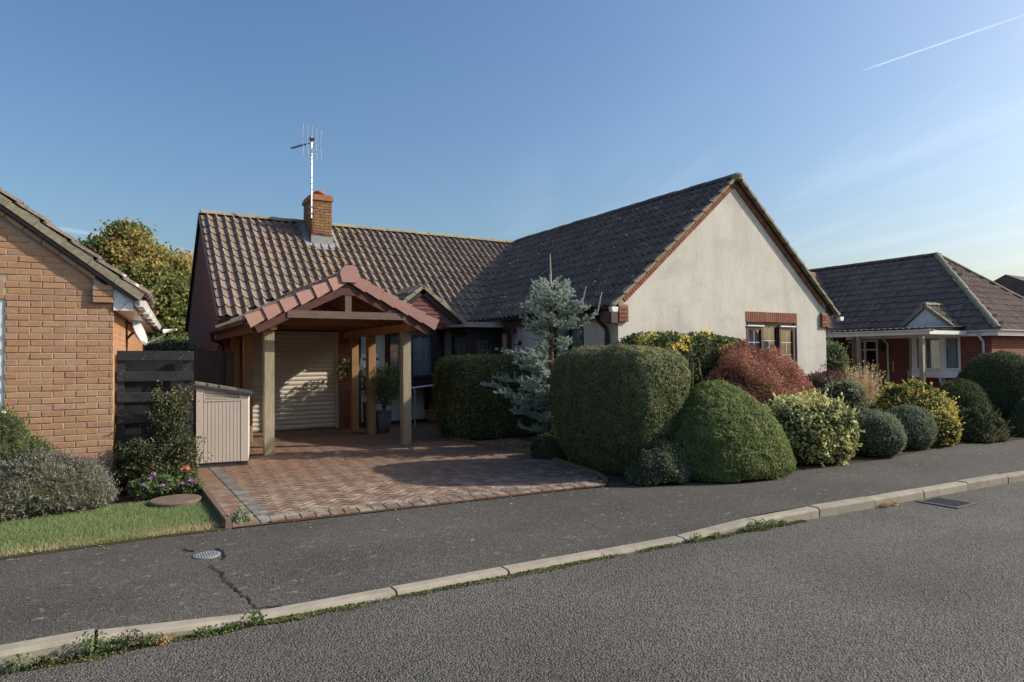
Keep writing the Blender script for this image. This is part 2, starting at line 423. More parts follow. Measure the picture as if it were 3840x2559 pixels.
# ------------------------------------------------------------------ mesh helpers
class MB:
    def __init__(s): s.v = []; s.f = []
    def pts(s, p): i = len(s.v); s.v += [tuple(q) for q in p]; return i
    def poly(s, p): i = s.pts(p); s.f.append(tuple(range(i, i+len(p)))); return s
    def hexa(s, p):
        i = s.pts(p)
        for a in ((0, 3, 2, 1), (4, 5, 6, 7), (0, 1, 5, 4), (1, 2, 6, 5), (2, 3, 7, 6), (3, 0, 4, 7)): s.f.append(tuple(i+k for k in a))
        return s
    def box(s, x0, x1, y0, y1, z0, z1):
        return s.hexa([(x0, y0, z0), (x1, y0, z0), (x1, y1, z0), (x0, y1, z0), (x0, y0, z1), (x1, y0, z1), (x1, y1, z1), (x0, y1, z1)])
    def prism(s, p, off):
        n = len(p); i = s.pts(p); j = s.pts([(q[0]+off[0], q[1]+off[1], q[2]+off[2]) for q in p])
        s.f.append(tuple(range(i+n-1, i-1, -1))); s.f.append(tuple(range(j, j+n)))
        for k in range(n): s.f.append((i+k, i+(k+1) % n, j+(k+1) % n, j+k))
        return s
    def beam(s, a, b, w, h, up=(0, 0, 1)):
        a, b = Vector(a), Vector(b); d = (b-a).normalized(); u = Vector(up)
        x = d.cross(u).normalized()*(w/2); z = x.cross(d).normalized()*(h/2)
        return s.hexa([a-x-z, a+x-z, b+x-z, b-x-z, a-x+z, a+x+z, b+x+z, b-x+z])
    def tube(s, p, r, n=6, cap=True):
        p = [Vector(q) for q in p]; rr = r if isinstance(r, (list, tuple)) else [r]*len(p)
        rings = []
        for k, q in enumerate(p):
            d = (p[min(k+1, len(p)-1)]-p[max(k-1, 0)]).normalized()
            u = Vector((0, 0, 1)) if abs(d.z) < .9 else Vector((1, 0, 0))
            x = d.cross(u).normalized(); y = d.cross(x)
            rings.append(s.pts([q+(x*math.cos(t)+y*math.sin(t))*rr[k] for t in [2*math.pi*i/n for i in range(n)]]))
        for a, b in zip(rings, rings[1:]):
            for i in range(n): s.f.append((a+i, a+(i+1) % n, b+(i+1) % n, b+i))
        if cap:
            s.f.append(tuple(rings[0]+i for i in range(n))); s.f.append(tuple(rings[-1]+i for i in range(n-1, -1, -1)))
        return s
    def lathe(s, prof, c, n=20):
        rings = [s.pts([(c[0]+r*math.cos(2*math.pi*i/n), c[1]+r*math.sin(2*math.pi*i/n), c[2]+z) for i in range(n)]) for r, z in prof]
        for a, b in zip(rings, rings[1:]):
            for i in range(n): s.f.append((a+i, a+(i+1) % n, b+(i+1) % n, b+i))
        s.f.append(tuple(rings[0]+i for i in range(n-1, -1, -1))); s.f.append(tuple(rings[-1]+i for i in range(n)))
        return s
    def mesh(s, name, mat, smooth=False):
        me = bpy.data.meshes.new(name); me.from_pydata(s.v, [], s.f)
        me.materials.append(MAT[mat] if isinstance(mat, str) else mat)
        if smooth: me.polygons.foreach_set('use_smooth', [True]*len(me.polygons))
        return me
    def build(s, name, mat, parent=None, smooth=False, bevel=0.):
        o = link(name, s.mesh(name, mat, smooth), parent)
        if bevel:
            b = o.modifiers.new('soft_edges', 'BEVEL'); b.width = bevel; b.segments = 1; b.limit_method = 'ANGLE'
        return o


INV = {}


def link(name, data, parent=None, mw=None):
    o = bpy.data.objects.new(name, data); COL.objects.link(o)
    if parent is not None:
        o.parent = parent
        if parent.name in INV: o.matrix_parent_inverse = INV[parent.name]
    if mw is not None: o.matrix_basis = mw
    return o


def thing(name, label, cat, loc, group=None, rz=0., local=False, kind=None):
    o = bpy.data.objects.new(name, None); COL.objects.link(o)
    o.empty_display_size = .2
    o.location = loc; o.rotation_euler = (0, 0, rz)
    if not local: INV[o.name] = (Matrix.Translation(loc) @ Matrix.Rotation(rz, 4, 'Z')).inverted()
    tag(o, label, cat, group, kind)
    return o


def tag(o, label=None, cat=None, group=None, kind=None):
    if label: o['label'] = label
    if cat: o['category'] = cat
    if group: o['group'] = group
    if kind: o['kind'] = kind
    return o


def boxm(name, sx, sy, sz, mat, ch=.004):
    """chamfered block mesh centred on its base-front edge: x 0..sx, y 0..sy, z 0..sz"""
    m = MB(); c = ch
    m.hexa([(0, c, 0), (sx, c, 0), (sx, sy, 0), (0, sy, 0), (0, c, sz), (sx, c, sz), (sx, sy, sz), (0, sy, sz)])
    i = m.pts([(c, 0, c), (sx-c, 0, c), (sx-c, 0, sz-c), (c, 0, sz-c)])
    m.f.remove((0, 1, 5, 4))
    m.f += [(i, i+1, i+2, i+3), (0, 1, i+1, i), (1, 5, i+2, i+1), (5, 4, i+3, i+2), (4, 0, i, i+3)]
    return m.mesh(name, mat)


def quads_mesh(name, V, mat, tint=None):
    n = V.shape[0]; k = V.shape[1]
    me = bpy.data.meshes.new(name)
    me.vertices.add(n*k); me.vertices.foreach_set('co', np.ascontiguousarray(V, dtype=np.float32).ravel())
    me.loops.add(n*k); me.loops.foreach_set('vertex_index', np.arange(n*k, dtype=np.int32))
    me.polygons.add(n); me.polygons.foreach_set('loop_start', np.arange(0, n*k, k, dtype=np.int32))
    me.update(calc_edges=True)
    if tint is not None:
        a = me.attributes.new('tint', 'FLOAT', 'FACE'); a.data.foreach_set('value', np.clip(tint, 0, 1).astype(np.float32))
    me.materials.append(MAT[mat] if isinstance(mat, str) else mat)
    return me


def vnoise(p, seed=0):
    """value noise, p (n,3) -> 0..1"""
    p = np.asarray(p, float)+seed*17.31
    i = np.floor(p).astype(np.int64); f = p-i; f = f*f*(3-2*f)
    def h(a):
        x = (a[:, 0]*374761393+a[:, 1]*668265263+a[:, 2]*2147483647 + seed*974711) & 0xffffffff
        x = ((x ^ (x >> 13))*1274126177) & 0xffffffff
        return ((x ^ (x >> 16)) & 0xffff)/65535.
    r = 0
    for dx in (0, 1):
        for dy in (0, 1):
            for dz in (0, 1):
                w = (f[:, 0] if dx else 1-f[:, 0])*(f[:, 1] if dy else 1-f[:, 1])*(f[:, 2] if dz else 1-f[:, 2])
                r = r+w*h(i+np.array([dx, dy, dz]))
    return r


def unit(a):
    return a/np.maximum(np.linalg.norm(a, axis=-1, keepdims=True), 1e-9)


def leaf_quads(P, N, L, Wd, nb=.5, up=.2, out=.3, fold=.15):
    n = len(P)
    nn = unit(N*nb+rng.normal(size=(n, 3))*(1-nb)*.8)
    ax = rng.normal(size=(n, 3))+N*out*2+np.array([0, 0, up*2])
    ax = unit(ax-nn*np.sum(ax*nn, 1, keepdims=True))
    sd = np.cross(nn, ax)
    l = (L*(.7+.6*rng.random(n)))[:, None]; w = (Wd*(.7+.6*rng.random(n)))[:, None]
    b = P-ax*l*.5; t = P+ax*l*.5
    a1 = P+sd*w*.5+nn*w*fold; a2 = P-sd*w*.5+nn*w*fold
    return np.stack([b, a1, t, a2], 1)

# ------------------------------------------------------------------ ground, road, kerb, pavement, drive
def sheet(name, poly, z, mat, kind='structure'):
    o = MB().poly([(x, y, z) for x, y in poly]).build(name, mat)
    return tag(o, kind=kind)


sheet('ground', [(-500, -500), (600, -500), (600, 700), (-500, 700)], -.16, 'soil')
KF = [(-40, 4.4), (-12, 4.55), (-5, 4.66), (-.5, 4.63), (.86, 4.56), (2.8, 4.46), (4.67, 4.36), (5.8, 4.29), (7.4, 4.17), (9.25, 4.05), (10.4, 3.96), (14, 3.62), (20, 2.9), (30, 1.2), (45, -2.5), (70, -11)]


def kerb_y(x):
    return float(np.interp(x, [p[0] for p in KF], [p[1] for p in KF]))


def kerb_top(x):
    """height of the kerb: dropped in front of the drive"""
    return float(np.interp(x, [-.05, .85, 4.45, 5.65], [0, -.068, -.068, 0]))


xs = np.concatenate([np.arange(-40, -4, 2.), np.arange(-4, 16, .25), np.arange(16, 70.1, 2.)])
m = MB()
top = [(x, kerb_y(x)+.02, -.1) for x in xs]
bot = [(x, kerb_y(x)-9.5, -.1) for x in xs]
i = m.pts(bot); j = m.pts(top)
for k in range(len(xs)-1): m.f.append((i+k, i+k+1, j+k+1, j+k))
tag(m.build('road', 'road'), kind='structure')

# back edge of the pavement
PB = [(-40, 7.3), (-6, 7.0), (-.7, 6.84), (.3, 6.86), (1.05, 6.83), (2.6, 6.68), (4.7, 6.5), (5.3, 6.38), (5.9, 6.25), (6.6, 5.9), (7.1, 5.8), (7.9, 5.8), (8.9, 5.74), (10.3, 5.70), (11.5, 5.8), (12.9, 5.85), (14, 5.6), (20, 4.9), (30, 3.1), (45, -.6), (70, -9)]


def path_back(x):
    return float(np.interp(x, [p[0] for p in PB], [p[1] for p in PB]))


m = MB(); rows = 6; base = []
for r in range(rows+1):
    t = r/rows; t = t*t if r < rows else 1
    row = []
    for x in xs:
        y0, y1 = kerb_y(x)+.125, path_back(x)
        row.append((x, y0+(y1-y0)*t, kerb_top(x)*max(0, 1-t*2.2)-.004))
    base.append(m.pts(row))
for a, b in zip(base, base[1:]):
    for k in range(len(xs)-1): m.f.append((a+k, a+k+1, b+k+1, b+k))
tag(m.build('pavement', 'path', smooth=True), kind='structure')

def path_z(x, y):
    y0, y1 = kerb_y(x)+.125, path_back(x); t = min(1, max(0, (y-y0)/(y1-y0)))
    ts = [(r/rows)**2 if r < rows else 1 for r in range(rows+1)]
    return kerb_top(x)*float(np.interp(t, ts, [max(0, 1-q*2.2) for q in ts]))-.004


# kerb stones
kerb = thing('kerb', 'pale concrete kerb dropped in front of the driveway', None, (2, 4.5, -.1), kind='structure')
s = -9.2; KX = []
while s < 15.6: KX.append(s); s += .915
KX = sorted(KX + [16, 17, 18, 19, 20, 22, 24])
for x0, x1 in zip(KX, KX[1:]):
    g = .009; a, b = x0+g, x1-g; jz = random.uniform(-.005, .005); jy = random.uniform(-.006, .006)
    pr = []
    for x in (a, b):
        y, zt = kerb_y(x)+jy, kerb_top(x)+jz; w = .125; c = .022 if zt > -.03 else .03
        pr.append([(x, y, -.13), (x, y, zt-c), (x, y+c*.5, zt-c*.3), (x, y+c*1.3, zt), (x, y+w, zt+random.uniform(-.002, .002)), (x, y+w, -.13)])
    m = MB(); i = m.pts(pr[0]); j = m.pts(pr[1]); n = 6
    m.f.append(tuple(range(i, i+n))); m.f.append(tuple(range(j+n-1, j-1, -1)))
    for k in range(n): m.f.append((i+k, j+k, j+(k+1) % n, i+(k+1) % n))
    m.build('kerb_stone', 'concrete', kerb)

# pavement crack and stopcock cover
def ribbon(name, pts, wid, z, mat, parent=None):
    m = MB(); L = []; Rr = []
    for k, (x, y) in enumerate(pts):
        a = pts[max(k-1, 0)]; b = pts[min(k+1, len(pts)-1)]
        d = Vector((b[0]-a[0], b[1]-a[1], 0)).normalized(); n = Vector((-d.y, d.x, 0))*wid*random.uniform(.35, 1.1)
        L.append((x+n.x, y+n.y, path_z(x+n.x, y+n.y)+.009 if z is None else z)); Rr.append((x-n.x, y-n.y, path_z(x-n.x, y-n.y)+.009 if z is None else z))
    i = m.pts(L); j = m.pts(Rr)
    for k in range(len(pts)-1): m.f.append((i+k, i+k+1, j+k+1, j+k))
    return m.build(name, mat, parent)


def wiggle(p, n, amp):
    out = []
    for a, b in zip(p, p[1:]):
        for k in range(n):
            t = k/n; out.append((a[0]+(b[0]-a[0])*t+random.uniform(-amp, amp), a[1]+(b[1]-a[1])*t+random.uniform(-amp, amp)))
    return out+[p[-1]]


tag(ribbon('pavement_crack', wiggle([(.70, 5.72), (.75, 5.45), (.755, 5.3), (.80, 5.05), (.85, 4.85), (.86, 4.74), (1.02, 4.68)], 7, .016), .0085, None, 'interior'), 'thin dark crack running across the pavement to the kerb', 'crack', kind='structure')
cover = thing('stopcock_cover', 'small round ribbed metal cover set in the pavement', 'manhole cover', (.71, 6.02, 0))
MB().lathe([(.105, -.01), (.105, .004)], (.71, 6.02, 0), 28).build('rim', 'lead', cover)
for k in range(9):
    d = -.08+k*.02; h = math.sqrt(max(0, .092**2-d*d))
    MB().box(.71+d-.006, .71+d+.006, 6.02-h, 6.02+h, .003, .009).build('rib', 'lead', cover)
for pts in ([(.57, 6.33), (.60, 6.24), (.64, 6.2)], [(.80, 6.19), (.83, 6.05), (.83, 5.9), (.81, 5.82)]):
    tag(ribbon('pavement_crack', wiggle(pts, 5, .01), .014, .003, 'interior'), 'curved crack round the stopcock cover in the pavement', 'crack', kind='structure', group='cracks round the stopcock cover')

grate = thing('drain_grate', 'cast iron drain grating in the road beside the kerb', 'drain', (8.15, 3.88, -.1))
MB().box(7.93, 8.37, 3.64, 4.09, -.12, -.0985).build('pit_shade', 'interior', grate)  # black plate at road level, painted in for the shade below the bars
fr = MB()
for b in ((7.93, 8.37, 3.64, 3.68), (7.93, 8.37, 4.05, 4.09), (7.93, 7.97, 3.681, 4.049), (8.33, 8.37, 3.681, 4.049)): fr.box(*b, -.11, -.088)
fr.build('frame', 'iron', grate)
for k in range(6):
    x = 7.995+k*.060
    MB().hexa([(x, 3.682, -.11), (x+.02, 3.682, -.11), (x+.02, 4.048, -.11), (x, 4.048, -.11), (x, 3.682, -.09), (x+.02, 3.682, -.09), (x+.02, 4.048, -.09), (x, 4.048, -.09)]).build('bar', 'iron', grate)

# garden soil sheets
sheet('planting_bed', [(5.3, 6.38), (5.9, 6.24), (6.6, 5.89), (7.1, 5.79), (7.9, 5.79), (8.9, 5.73), (10.3, 5.69), (11.5, 5.79), (12.9, 5.84), (14, 5.59), (20, 4.89), (30, 3.1), (30, 24), (8.2, 24), (8.2, 12.6), (5.9, 12.2), (5.85, 11.2), (5.85, 9.95), (6.05, 9.2), (5.68, 6.95)], .004, 'soil')
sheet('planting_bed', [(-9, 7.08), (-6, 6.99), (-.7, 6.83), (.3, 6.85), (1.0, 6.82), (1.0, 10.4), (-9, 10.4)], .001, 'soil')
sheet('lawn', [(-9, 7.1), (-.7, 6.87), (.3, 6.89), (1.0, 6.86), (1.0, 8.56), (.1, 8.62), (-.6, 8.55), (-9, 8.8)], .006, 'lawn')
sheet('side_path', [(-.2, 10.4), (2.1, 10.4), (2.1, 30), (-.2, 30)], .006, 'path')

# drive: joints, herringbone pavers, borders
drive = thing('driveway', 'red herringbone block paved driveway in front of the garage', None, (3.4, 10, 0), kind='structure')
DP = [(1.36, 6.98), (5.05, 6.66), (5.66, 6.98), (6.0, 9.2), (5.82, 9.95), (5.82, 12.2), (8.15, 12.6), (8.15, 15.4), (2.0, 15.4), (2.0, 12.6), (1.36, 12.6)]
MB().poly([(1.0, 6.86, .001), (2.6, 6.70, .001), (4.7, 6.52, .001), (5.3, 6.42, .001), (5.72, 6.95, .001), (6.05, 9.2, .001), (5.86, 9.95, .001), (5.86, 12.25, .001), (8.17, 12.65, .001), (8.17, 15.4, .001), (2.0, 15.4, .001), (2.0, 12.7, .001), (1.0, 12.7, .001)]).build('joint_sand', 'joint', drive)


def inside(poly, x, y):
    c = False; n = len(poly); j = n-1
    for i in range(n):
        xi, yi = poly[i]; xj, yj = poly[j]
        if (yi > y) != (yj > y) and x < (xj-xi)*(y-yi)/(yj-yi)+xi: c = not c
        j = i
    return c


def paver_mesh(name, lx, ly, mat):
    c = .006; g = .003; z = .02
    p = [(g, g, 0), (lx-g, g, 0), (lx-g, ly-g, 0), (g, ly-g, 0), (g, g, z-c), (lx-g, g, z-c), (lx-g, ly-g, z-c), (g, ly-g, z-c),
         (g+c, g+c, z), (lx-g-c, g+c, z), (lx-g-c, ly-g-c, z), (g+c, ly-g-c, z)]
    m = MB(); m.pts(p)
    m.f += [(8, 9, 10, 11), (4, 5, 9, 8), (5, 6, 10, 9), (6, 7, 11, 10), (7, 4, 8, 11), (0, 1, 5, 4), (1, 2, 6, 5), (2, 3, 7, 6), (3, 0, 4, 7)]
    return m.mesh(name, mat)


def tinted(o, per):
    n = len(o.data.polygons)
    a = o.data.attributes.new('tint', 'FLOAT', 'FACE'); a.data.foreach_set('value', np.repeat(rng.random(n//per+1), per)[:n].astype(np.float32))
    return o


PM = paver_mesh('paver', .2, .1, 'paver')
ang = R(40); ca, sa = math.cos(ang), math.sin(ang)
lst = []
for i in range(-170, 170):
    for j in range(-170, 170):
        mm = (i-j) % 4
        if mm == 0: u, v, rot = i*.1, j*.1, 0
        elif mm == 2: u, v, rot = (i+1)*.1, (j-1)*.1, 90
        else: continue
        cu = u+(.1 if rot == 0 else -.05); cv = v+(.05 if rot == 0 else .1)
        x, y = 3.5+cu*ca-cv*sa, 10+cu*sa+cv*ca
        if inside(DP, x, y): lst.append((3.5+u*ca-v*sa, 10+u*sa+v*ca, R(rot)+ang, math.hypot(x-1, y)))
lst.sort(key=lambda q: q[3])
acc = MB()
for k, (x, y, a, d) in enumerate(lst):
    z = .001+random.uniform(-.002, .002)
    mw = Matrix.Translation((x, y, z)) @ Matrix.Rotation(a, 4, 'Z') @ Matrix.Rotation(random.uniform(-.012, .012), 4, 'X')
    if k < 190: link('paver', PM, drive, mw)
    else:
        i0 = acc.pts([mw @ v.co for v in PM.vertices]); acc.f += [tuple(i0+q for q in p.vertices) for p in PM.polygons]
tag(tinted(acc.build('paver_field', 'paver', drive), len(PM.polygons)), kind='stuff')
# border along the pavement: a soldier row of red pavers and a grey row behind it
def along(poly, step):
    out = []; rest = 0
    for a, b in zip(poly, poly[1:]):
        L = math.dist(a, b); t = rest
        while t < L:
            out.append((a[0]+(b[0]-a[0])*t/L, a[1]+(b[1]-a[1])*t/L, math.atan2(b[1]-a[1], b[0]-a[0]))); t += step
        rest = t-L
    return out


PB2 = paver_mesh('paver', .145, .2, 'paver')
PB3 = paver_mesh('paver', .2, .07, 'paver_blue')
front = [(1.38, 6.84), (2.6, 6.715), (4.7, 6.535), (5.28, 6.43)]
n_b = 0
for x, y, a in along(front, .146): link('paver', PB2, drive, Matrix.Translation((x, y, .007)) @ Matrix.Rotation(a, 4, 'Z'))
off = [(x+.02, y+.203) for x, y in front]
for x, y, a in along(off, .202): link('paver', PB3, drive, Matrix.Translation((x, y, .008)) @ Matrix.Rotation(a, 4, 'Z'))
PB4 = paver_mesh('paver', .2, .2, 'paver_blue')
PB5 = paver_mesh('paver', .26, .2, 'paver')
for k in range(27):
    y = 6.86+k*.202
    link('paver', PB4, drive, Matrix.Translation((1.29, y, .003)) @ Matrix.Rotation(R(random.uniform(-1, 1)), 4, 'Z') @ Matrix.Scale(.75, 4, (1, 0, 0)))
    link('paver', PB5, drive, Matrix.Translation((1.03, y, .002)))
# raised edging on the lawn side and round the bed
edge = thing('drive_edging', 'low dark concrete edging between the lawn and the driveway', 'edging', (1.0, 8.6, 0))
for k in range(4):
    y0 = 6.86+k*.9
    MB().hexa([(.965, y0, -.02), (1.03, y0, -.02), (1.03, y0+.89, -.02), (.965, y0+.89, -.02), (.972, y0, .085), (1.022, y0, .085), (1.022, y0+.89, .085), (.972, y0+.89, .085)]).build('edging_block', 'edging', edge)
edge2 = thing('bed_edging', 'curved timber edging of the planting bed beside the driveway', 'edging', (5.8, 10, 0))
bp = [(5.45, 6.62), (5.7, 7.1), (5.9, 8.2), (6.0, 9.2), (5.87, 9.95), (5.80, 10.8), (5.82, 11.9), (6.3, 12.1), (7.6, 12.4)]
for a, b in zip(bp, bp[1:]): MB().beam((*a, .02), (*b, .02), .05, .10 if a[1] > 9 else .06).build('edging_board', 'edging', edge2)

# lawn grass
def blades(n, xf, yf, zf, h, w, mat, name, tintf):
    x, y = xf, yf
    P = np.stack([x, y, zf], 1)
    a = rng.random(n)*6.283; hh = h*(.5+.8*rng.random(n))
    d = np.stack([np.cos(a), np.sin(a), np.zeros(n)], 1)*(w/2)
    lean = rng.normal(size=(n, 3))*np.array([.35, .35, 0])*hh[:, None]
    V = np.stack([P-d, P+d, P+lean+np.array([0, 0, 1])*hh[:, None]], 1)
    return quads_mesh(name, V, mat, tintf)


MAT['grass'] = leafmat('grass_blades', [(0, (.34, .27, .16)), (.35, (.24, .23, .11)), (.7, (.14, .20, .065)), (1, (.10, .17, .05))], .3, .6, .2)
n = 70000
gx = -5+rng.random(n)**.6*6.0; gy = 6.9+rng.random(n)*1.7
keep = (gy > np.interp(gx, [p[0] for p in PB], [p[1] for p in PB])+.02+rng.random(n)*.05) & (gx < .97)
gx, gy = gx[keep], gy[keep]; n = len(gx)
pt = np.stack([gx*1.7, gy*2.4, np.zeros(n)], 1)
ti = .68-.95*np.clip((7.3-gy)/.5, 0, 1)*vnoise(pt*1.3, 3)-.6*np.clip(vnoise(pt, 5)-.55, 0, 1)+rng.normal(size=n)*.12
keep = (np.hypot(gx-.66, gy-8.36) > .29) & (rng.random(n) < .30+.70*np.clip(vnoise(pt*1.6, 8)*1.6-.2+np.clip((gy-7.1)/.5, 0, .45), 0, 1))
tag(link('grass', blades(keep.sum(), gx[keep], gy[keep], np.full(keep.sum(), .006), .036, .006, 'grass', 'grass', ti[keep])), 'short worn green grass of the front lawn', 'grass', kind='stuff')

# ------------------------------------------------------------------ roof tiles
def tile_mesh(name, pw, ln, mat, amp=.058, roll=.72, segs=9, tw=.17):
    m = MB(); tp = []; hd = []; bt = []
    for k in range(segs+1):
        x = pw*1.04*k/segs; u = x/pw
        z = amp*math.exp(-((u-roll)/tw)**2)-.010*math.sin(math.pi*min(1, u/max(.01, roll-.1)))*(u < roll)
        tp.append((x, -.012, z+.040)); hd.append((x, ln, z+.004)); bt.append((x, -.004, z+.002))
    a = m.pts(tp); b = m.pts(hd); c = m.pts(bt)
    for k in range(segs): m.f += [(a+k, a+k+1, b+k+1, b+k), (c+k, c+k+1, a+k+1, a+k)]
    return m.mesh(name, mat)


def tile_slope(parent, O, a, s, cols, rows, pw, gl, mesh, mat, keep, pick, jit=.011):
    """lay tiles on a slope; pick(col,row) -> own object, else merged into the field"""
    O, a, s = Vector(O), Vector(a).normalized(), Vector(s).normalized(); n = a.cross(s)
    acc = MB(); nobj = 0
    vs = [v.co.copy() for v in mesh.vertices]; ps = [tuple(p.vertices) for p in mesh.polygons]
    for r in range(rows):
        for c in range(cols):
            p = O+a*(c*pw)+s*(r*gl)
            q = p+a*(pw/2)+s*(gl/2)
            if not keep(q): continue
            p = p+n*random.uniform(-.003, .005)
            M = Matrix(((a.x, s.x, n.x, p.x), (a.y, s.y, n.y, p.y), (a.z, s.z, n.z, p.z), (0, 0, 0, 1)))
            M = M @ Matrix.Rotation(random.uniform(-jit, jit), 4, 'Z') @ Matrix.Rotation(random.uniform(-jit, jit), 4, 'X')
            if pick(c, r): link('tile', mesh, parent, M); nobj += 1
            else:
                i0 = acc.pts([M @ v for v in vs]); acc.f += [tuple(i0+k for k in f) for f in ps]
    if acc.v: tag(tinted(acc.build('tile_field', mat, parent), len(ps)), kind='stuff')
    return nobj


def ridge(parent, a, b, n, mat, r=.13, name='ridge_tile', sink=.03):
    a, b = Vector(a), Vector(b); d = (b-a); L = d.length/n; d.normalize()
    x = d.cross(Vector((0, 0, 1))).normalized(); z = x.cross(d)
    mesh = None
    m = MB(); k = 7; A = []; B = []
    for i in range(k):
        t = math.pi*(i/(k-1)); A.append((-r*math.cos(t), 0, r*.85*math.sin(t))); B.append((-r*.96*math.cos(t), L+.03, r*.82*math.sin(t)))
    ia = m.pts(A); ib = m.pts(B)
    for i in range(k-1): m.f.append((ia+i, ia+i+1, ib+i+1, ib+i))
    m.f.append(tuple(range(ia+k-1, ia-1, -1))); m.f.append(tuple(range(ib, ib+k)))
    mesh = m.mesh(name, mat, False)
    for i in range(n):
        p = a+d*(L*i)-z*(sink+random.uniform(-.006, .006))
        M = Matrix(((x.x, d.x, z.x, p.x), (x.y, d.y, z.y, p.y), (x.z, d.z, z.z, p.z), (0, 0, 0, 1)))
        link(name, mesh, parent, M @ Matrix.Rotation(random.uniform(-.02, .02), 4, 'X'))


TM = tile_mesh('tile', .205, .40, 'tile')
TMW = tile_mesh('tile', .205, .40, 'tile_wing')

# ------------------------------------------------------------------ the bungalow
house = thing('bungalow', 'cream rendered bungalow with brown pantile roof and tall front gable', 'house', (6.5, 15.4, 0))
EZ, RZ = 2.55, 5.38
EY, RY = 15.05, 18.40
SX0, RX = 8.0, 11.48
RZW = 5.42
PW = .205
s_main = Vector((0, RY-EY, RZ-EZ)); Lm = s_main.length
s_wing = Vector((RX-SX0, 0, RZW-EZ)); Lw = s_wing.length

# walls -------------------------------------------------------------
def wall_y(name, mat, x0, x1, z0, z1, y0, y1): return MB().box(x0, x1, y0, y1, z0, z1).build(name, mat, house)


# left gable end (brick, seen at a glance)
MB().prism([(2.02, 15.42, 0), (2.02, 21.4, 0), (2.02, 21.4, 2.45), (2.02, 18.4, 5.15), (2.02, 15.42, 2.45)][::-1], (.22, 0, 0)).build('gable_wall', 'brick_red_y', house)
wall_y('back_wall', 'brick_red_x', 2.25, 14.6, 0, 2.45, 21.2, 21.4)
# garage front: piers in real bricks
def brickwork(parent, mesh_full, mesh_half, x0, x1, z0, z1, y, skip=None, off=0., axis='x', maxobj=10**6, bw=.225, sub=None, clip=None):
    """running bond; returns bricks laid"""
    k0 = int(z0/.075); n = 0; acc = None
    L = x1-x0
    for k in range(k0, int(z1/.075)+1):
        z = k*.075+.004
        if z+.065 > z1+.01: break
        u = -(.1125 if k % 2 else 0)-off
        while u < L-.02:
            a, b = max(u, 0), min(u+.215, L)
            if clip: a = max(a, clip(z)-x0)
            if b-a > .03 and not (skip and skip(x0+a, x0+b, z)):
                sc = (b-a)/.215
                jx, jy = random.uniform(-.002, .002), random.uniform(-.003, .003)
                if axis == 'x': M = Matrix.Translation((x0+a+jx, y+jy, z)) @ Matrix.Scale(sc, 4, (1, 0, 0))
                else: M = Matrix.Translation((y+jy, x1-a+jx, z)) @ Matrix.Rotation(R(-90), 4, 'Z') @ Matrix.Scale(sc, 4, (1, 0, 0))
                if sub is not None and not sub(x0+a):
                    yield_list.append(M)
                else: link('brick', mesh_full, parent, M)
                n += 1
            u += bw
    return n


yield_list = []
BR = boxm('brick', .215, .09, .065, 'brick_red')
gw = MB().box(2.03, 2.66, 15.415, 15.6, 0, 2.5).build('garage_pier', 'mortar_red', house)
brickwork(gw, BR, None, 2.03, 2.655, 0, 2.4, 15.40)
gw2 = MB().box(4.66, 5.12, 15.415, 15.6, 0, 2.5).build('garage_pier', 'mortar_red', house)
brickwork(gw2, BR, None, 4.665, 5.12, 0, 2.4, 15.40)
MB().box(2.66, 4.66, 15.43, 15.6, 2.27, 2.5).build('garage_lintel', 'barge', house)
# roller door of horizontal slats
gd = MB().box(2.66, 4.66, 15.54, 15.58, 0, 2.27).build('roller_door', 'door_cream', house)
sm = MB(); nz = 6; pr = []
for k in range(nz+1):
    t = k/nz; pr.append((15.535-.016*math.sin(math.pi*t), t*.096))
a = sm.pts([(2.67, y, z) for y, z in pr]); b = sm.pts([(4.65, y, z) for y, z in pr])
for k in range(nz): sm.f.append((a+k, b+k, b+k+1, a+k+1))
SL = sm.mesh('slat', 'door_cream', True)
for k in range(22): link('slat', SL, gd, Matrix.Translation((0, 0, .03+k*.1)))
MB().box(2.67, 4.65, 15.50, 15.54, .005, .03).build('bottom_rail', 'shed_dark', gd)
for x in (2.66, 4.60): MB().box(x, x+.06, 15.47, 15.50, 0, 2.27).build('guide_rail', 'door_cream', gd)

# rendered walls
rw = MB()
rw.box(5.12, 5.80, 15.4, 15.6, .1, 2.5).box(7.38, 8.17, 15.4, 15.6, .1, 2.5).box(5.80, 7.38, 15.4, 15.6, .1, .95)
rw.build('front_wall', 'render', house)
MB().box(5.12, 8.17, 15.41, 15.6, 0, .1).build('plinth', 'black', house)
# wing side wall with a window
sw = MB()
sw.box(8.17, 8.37, 9.75, 10.55, 0, 2.45).box(8.17, 8.37, 11.75, 15.6, 0, 2.45).box(8.17, 8.37, 10.55, 11.75, 0, 1.0).box(8.17, 8.37, 10.55, 11.75, 2.3, 2.45)
sw.build('wing_side_wall', 'render', house)
zt = lambda x: EZ-.12+(x-SX0 if x < RX else 2*RX-SX0-x)*(RZW-EZ)/(RX-SX0)
GX0, GX1, GY = 8.17, 14.63, 9.5
wx0, wx1, wz0, wz1 = 11.77, 13.53, .95, 2.34
g = MB()
def gp(p): g.prism([(x, GY, z) for x, z in p], (0, .25, 0))
gp([(GX0, 0), (wx0, 0), (wx0, zt(wx0)), (RX, zt(RX)), (GX0, zt(GX0))])
gp([(wx1, 0), (GX1, 0), (GX1, zt(GX1)), (wx1, zt(wx1))])
gp([(wx0, 0), (wx1, 0), (wx1, wz0), (wx0, wz0)])
gp([(wx0, wz1), (wx1, wz1), (wx1, zt(wx1)), (wx0, zt(wx0))])
g.build('gable_front_wall', 'render', house)
MB().box(14.43, 14.63, 9.75, 21.2, 0, 2.45).build('wing_far_wall', 'render', house)
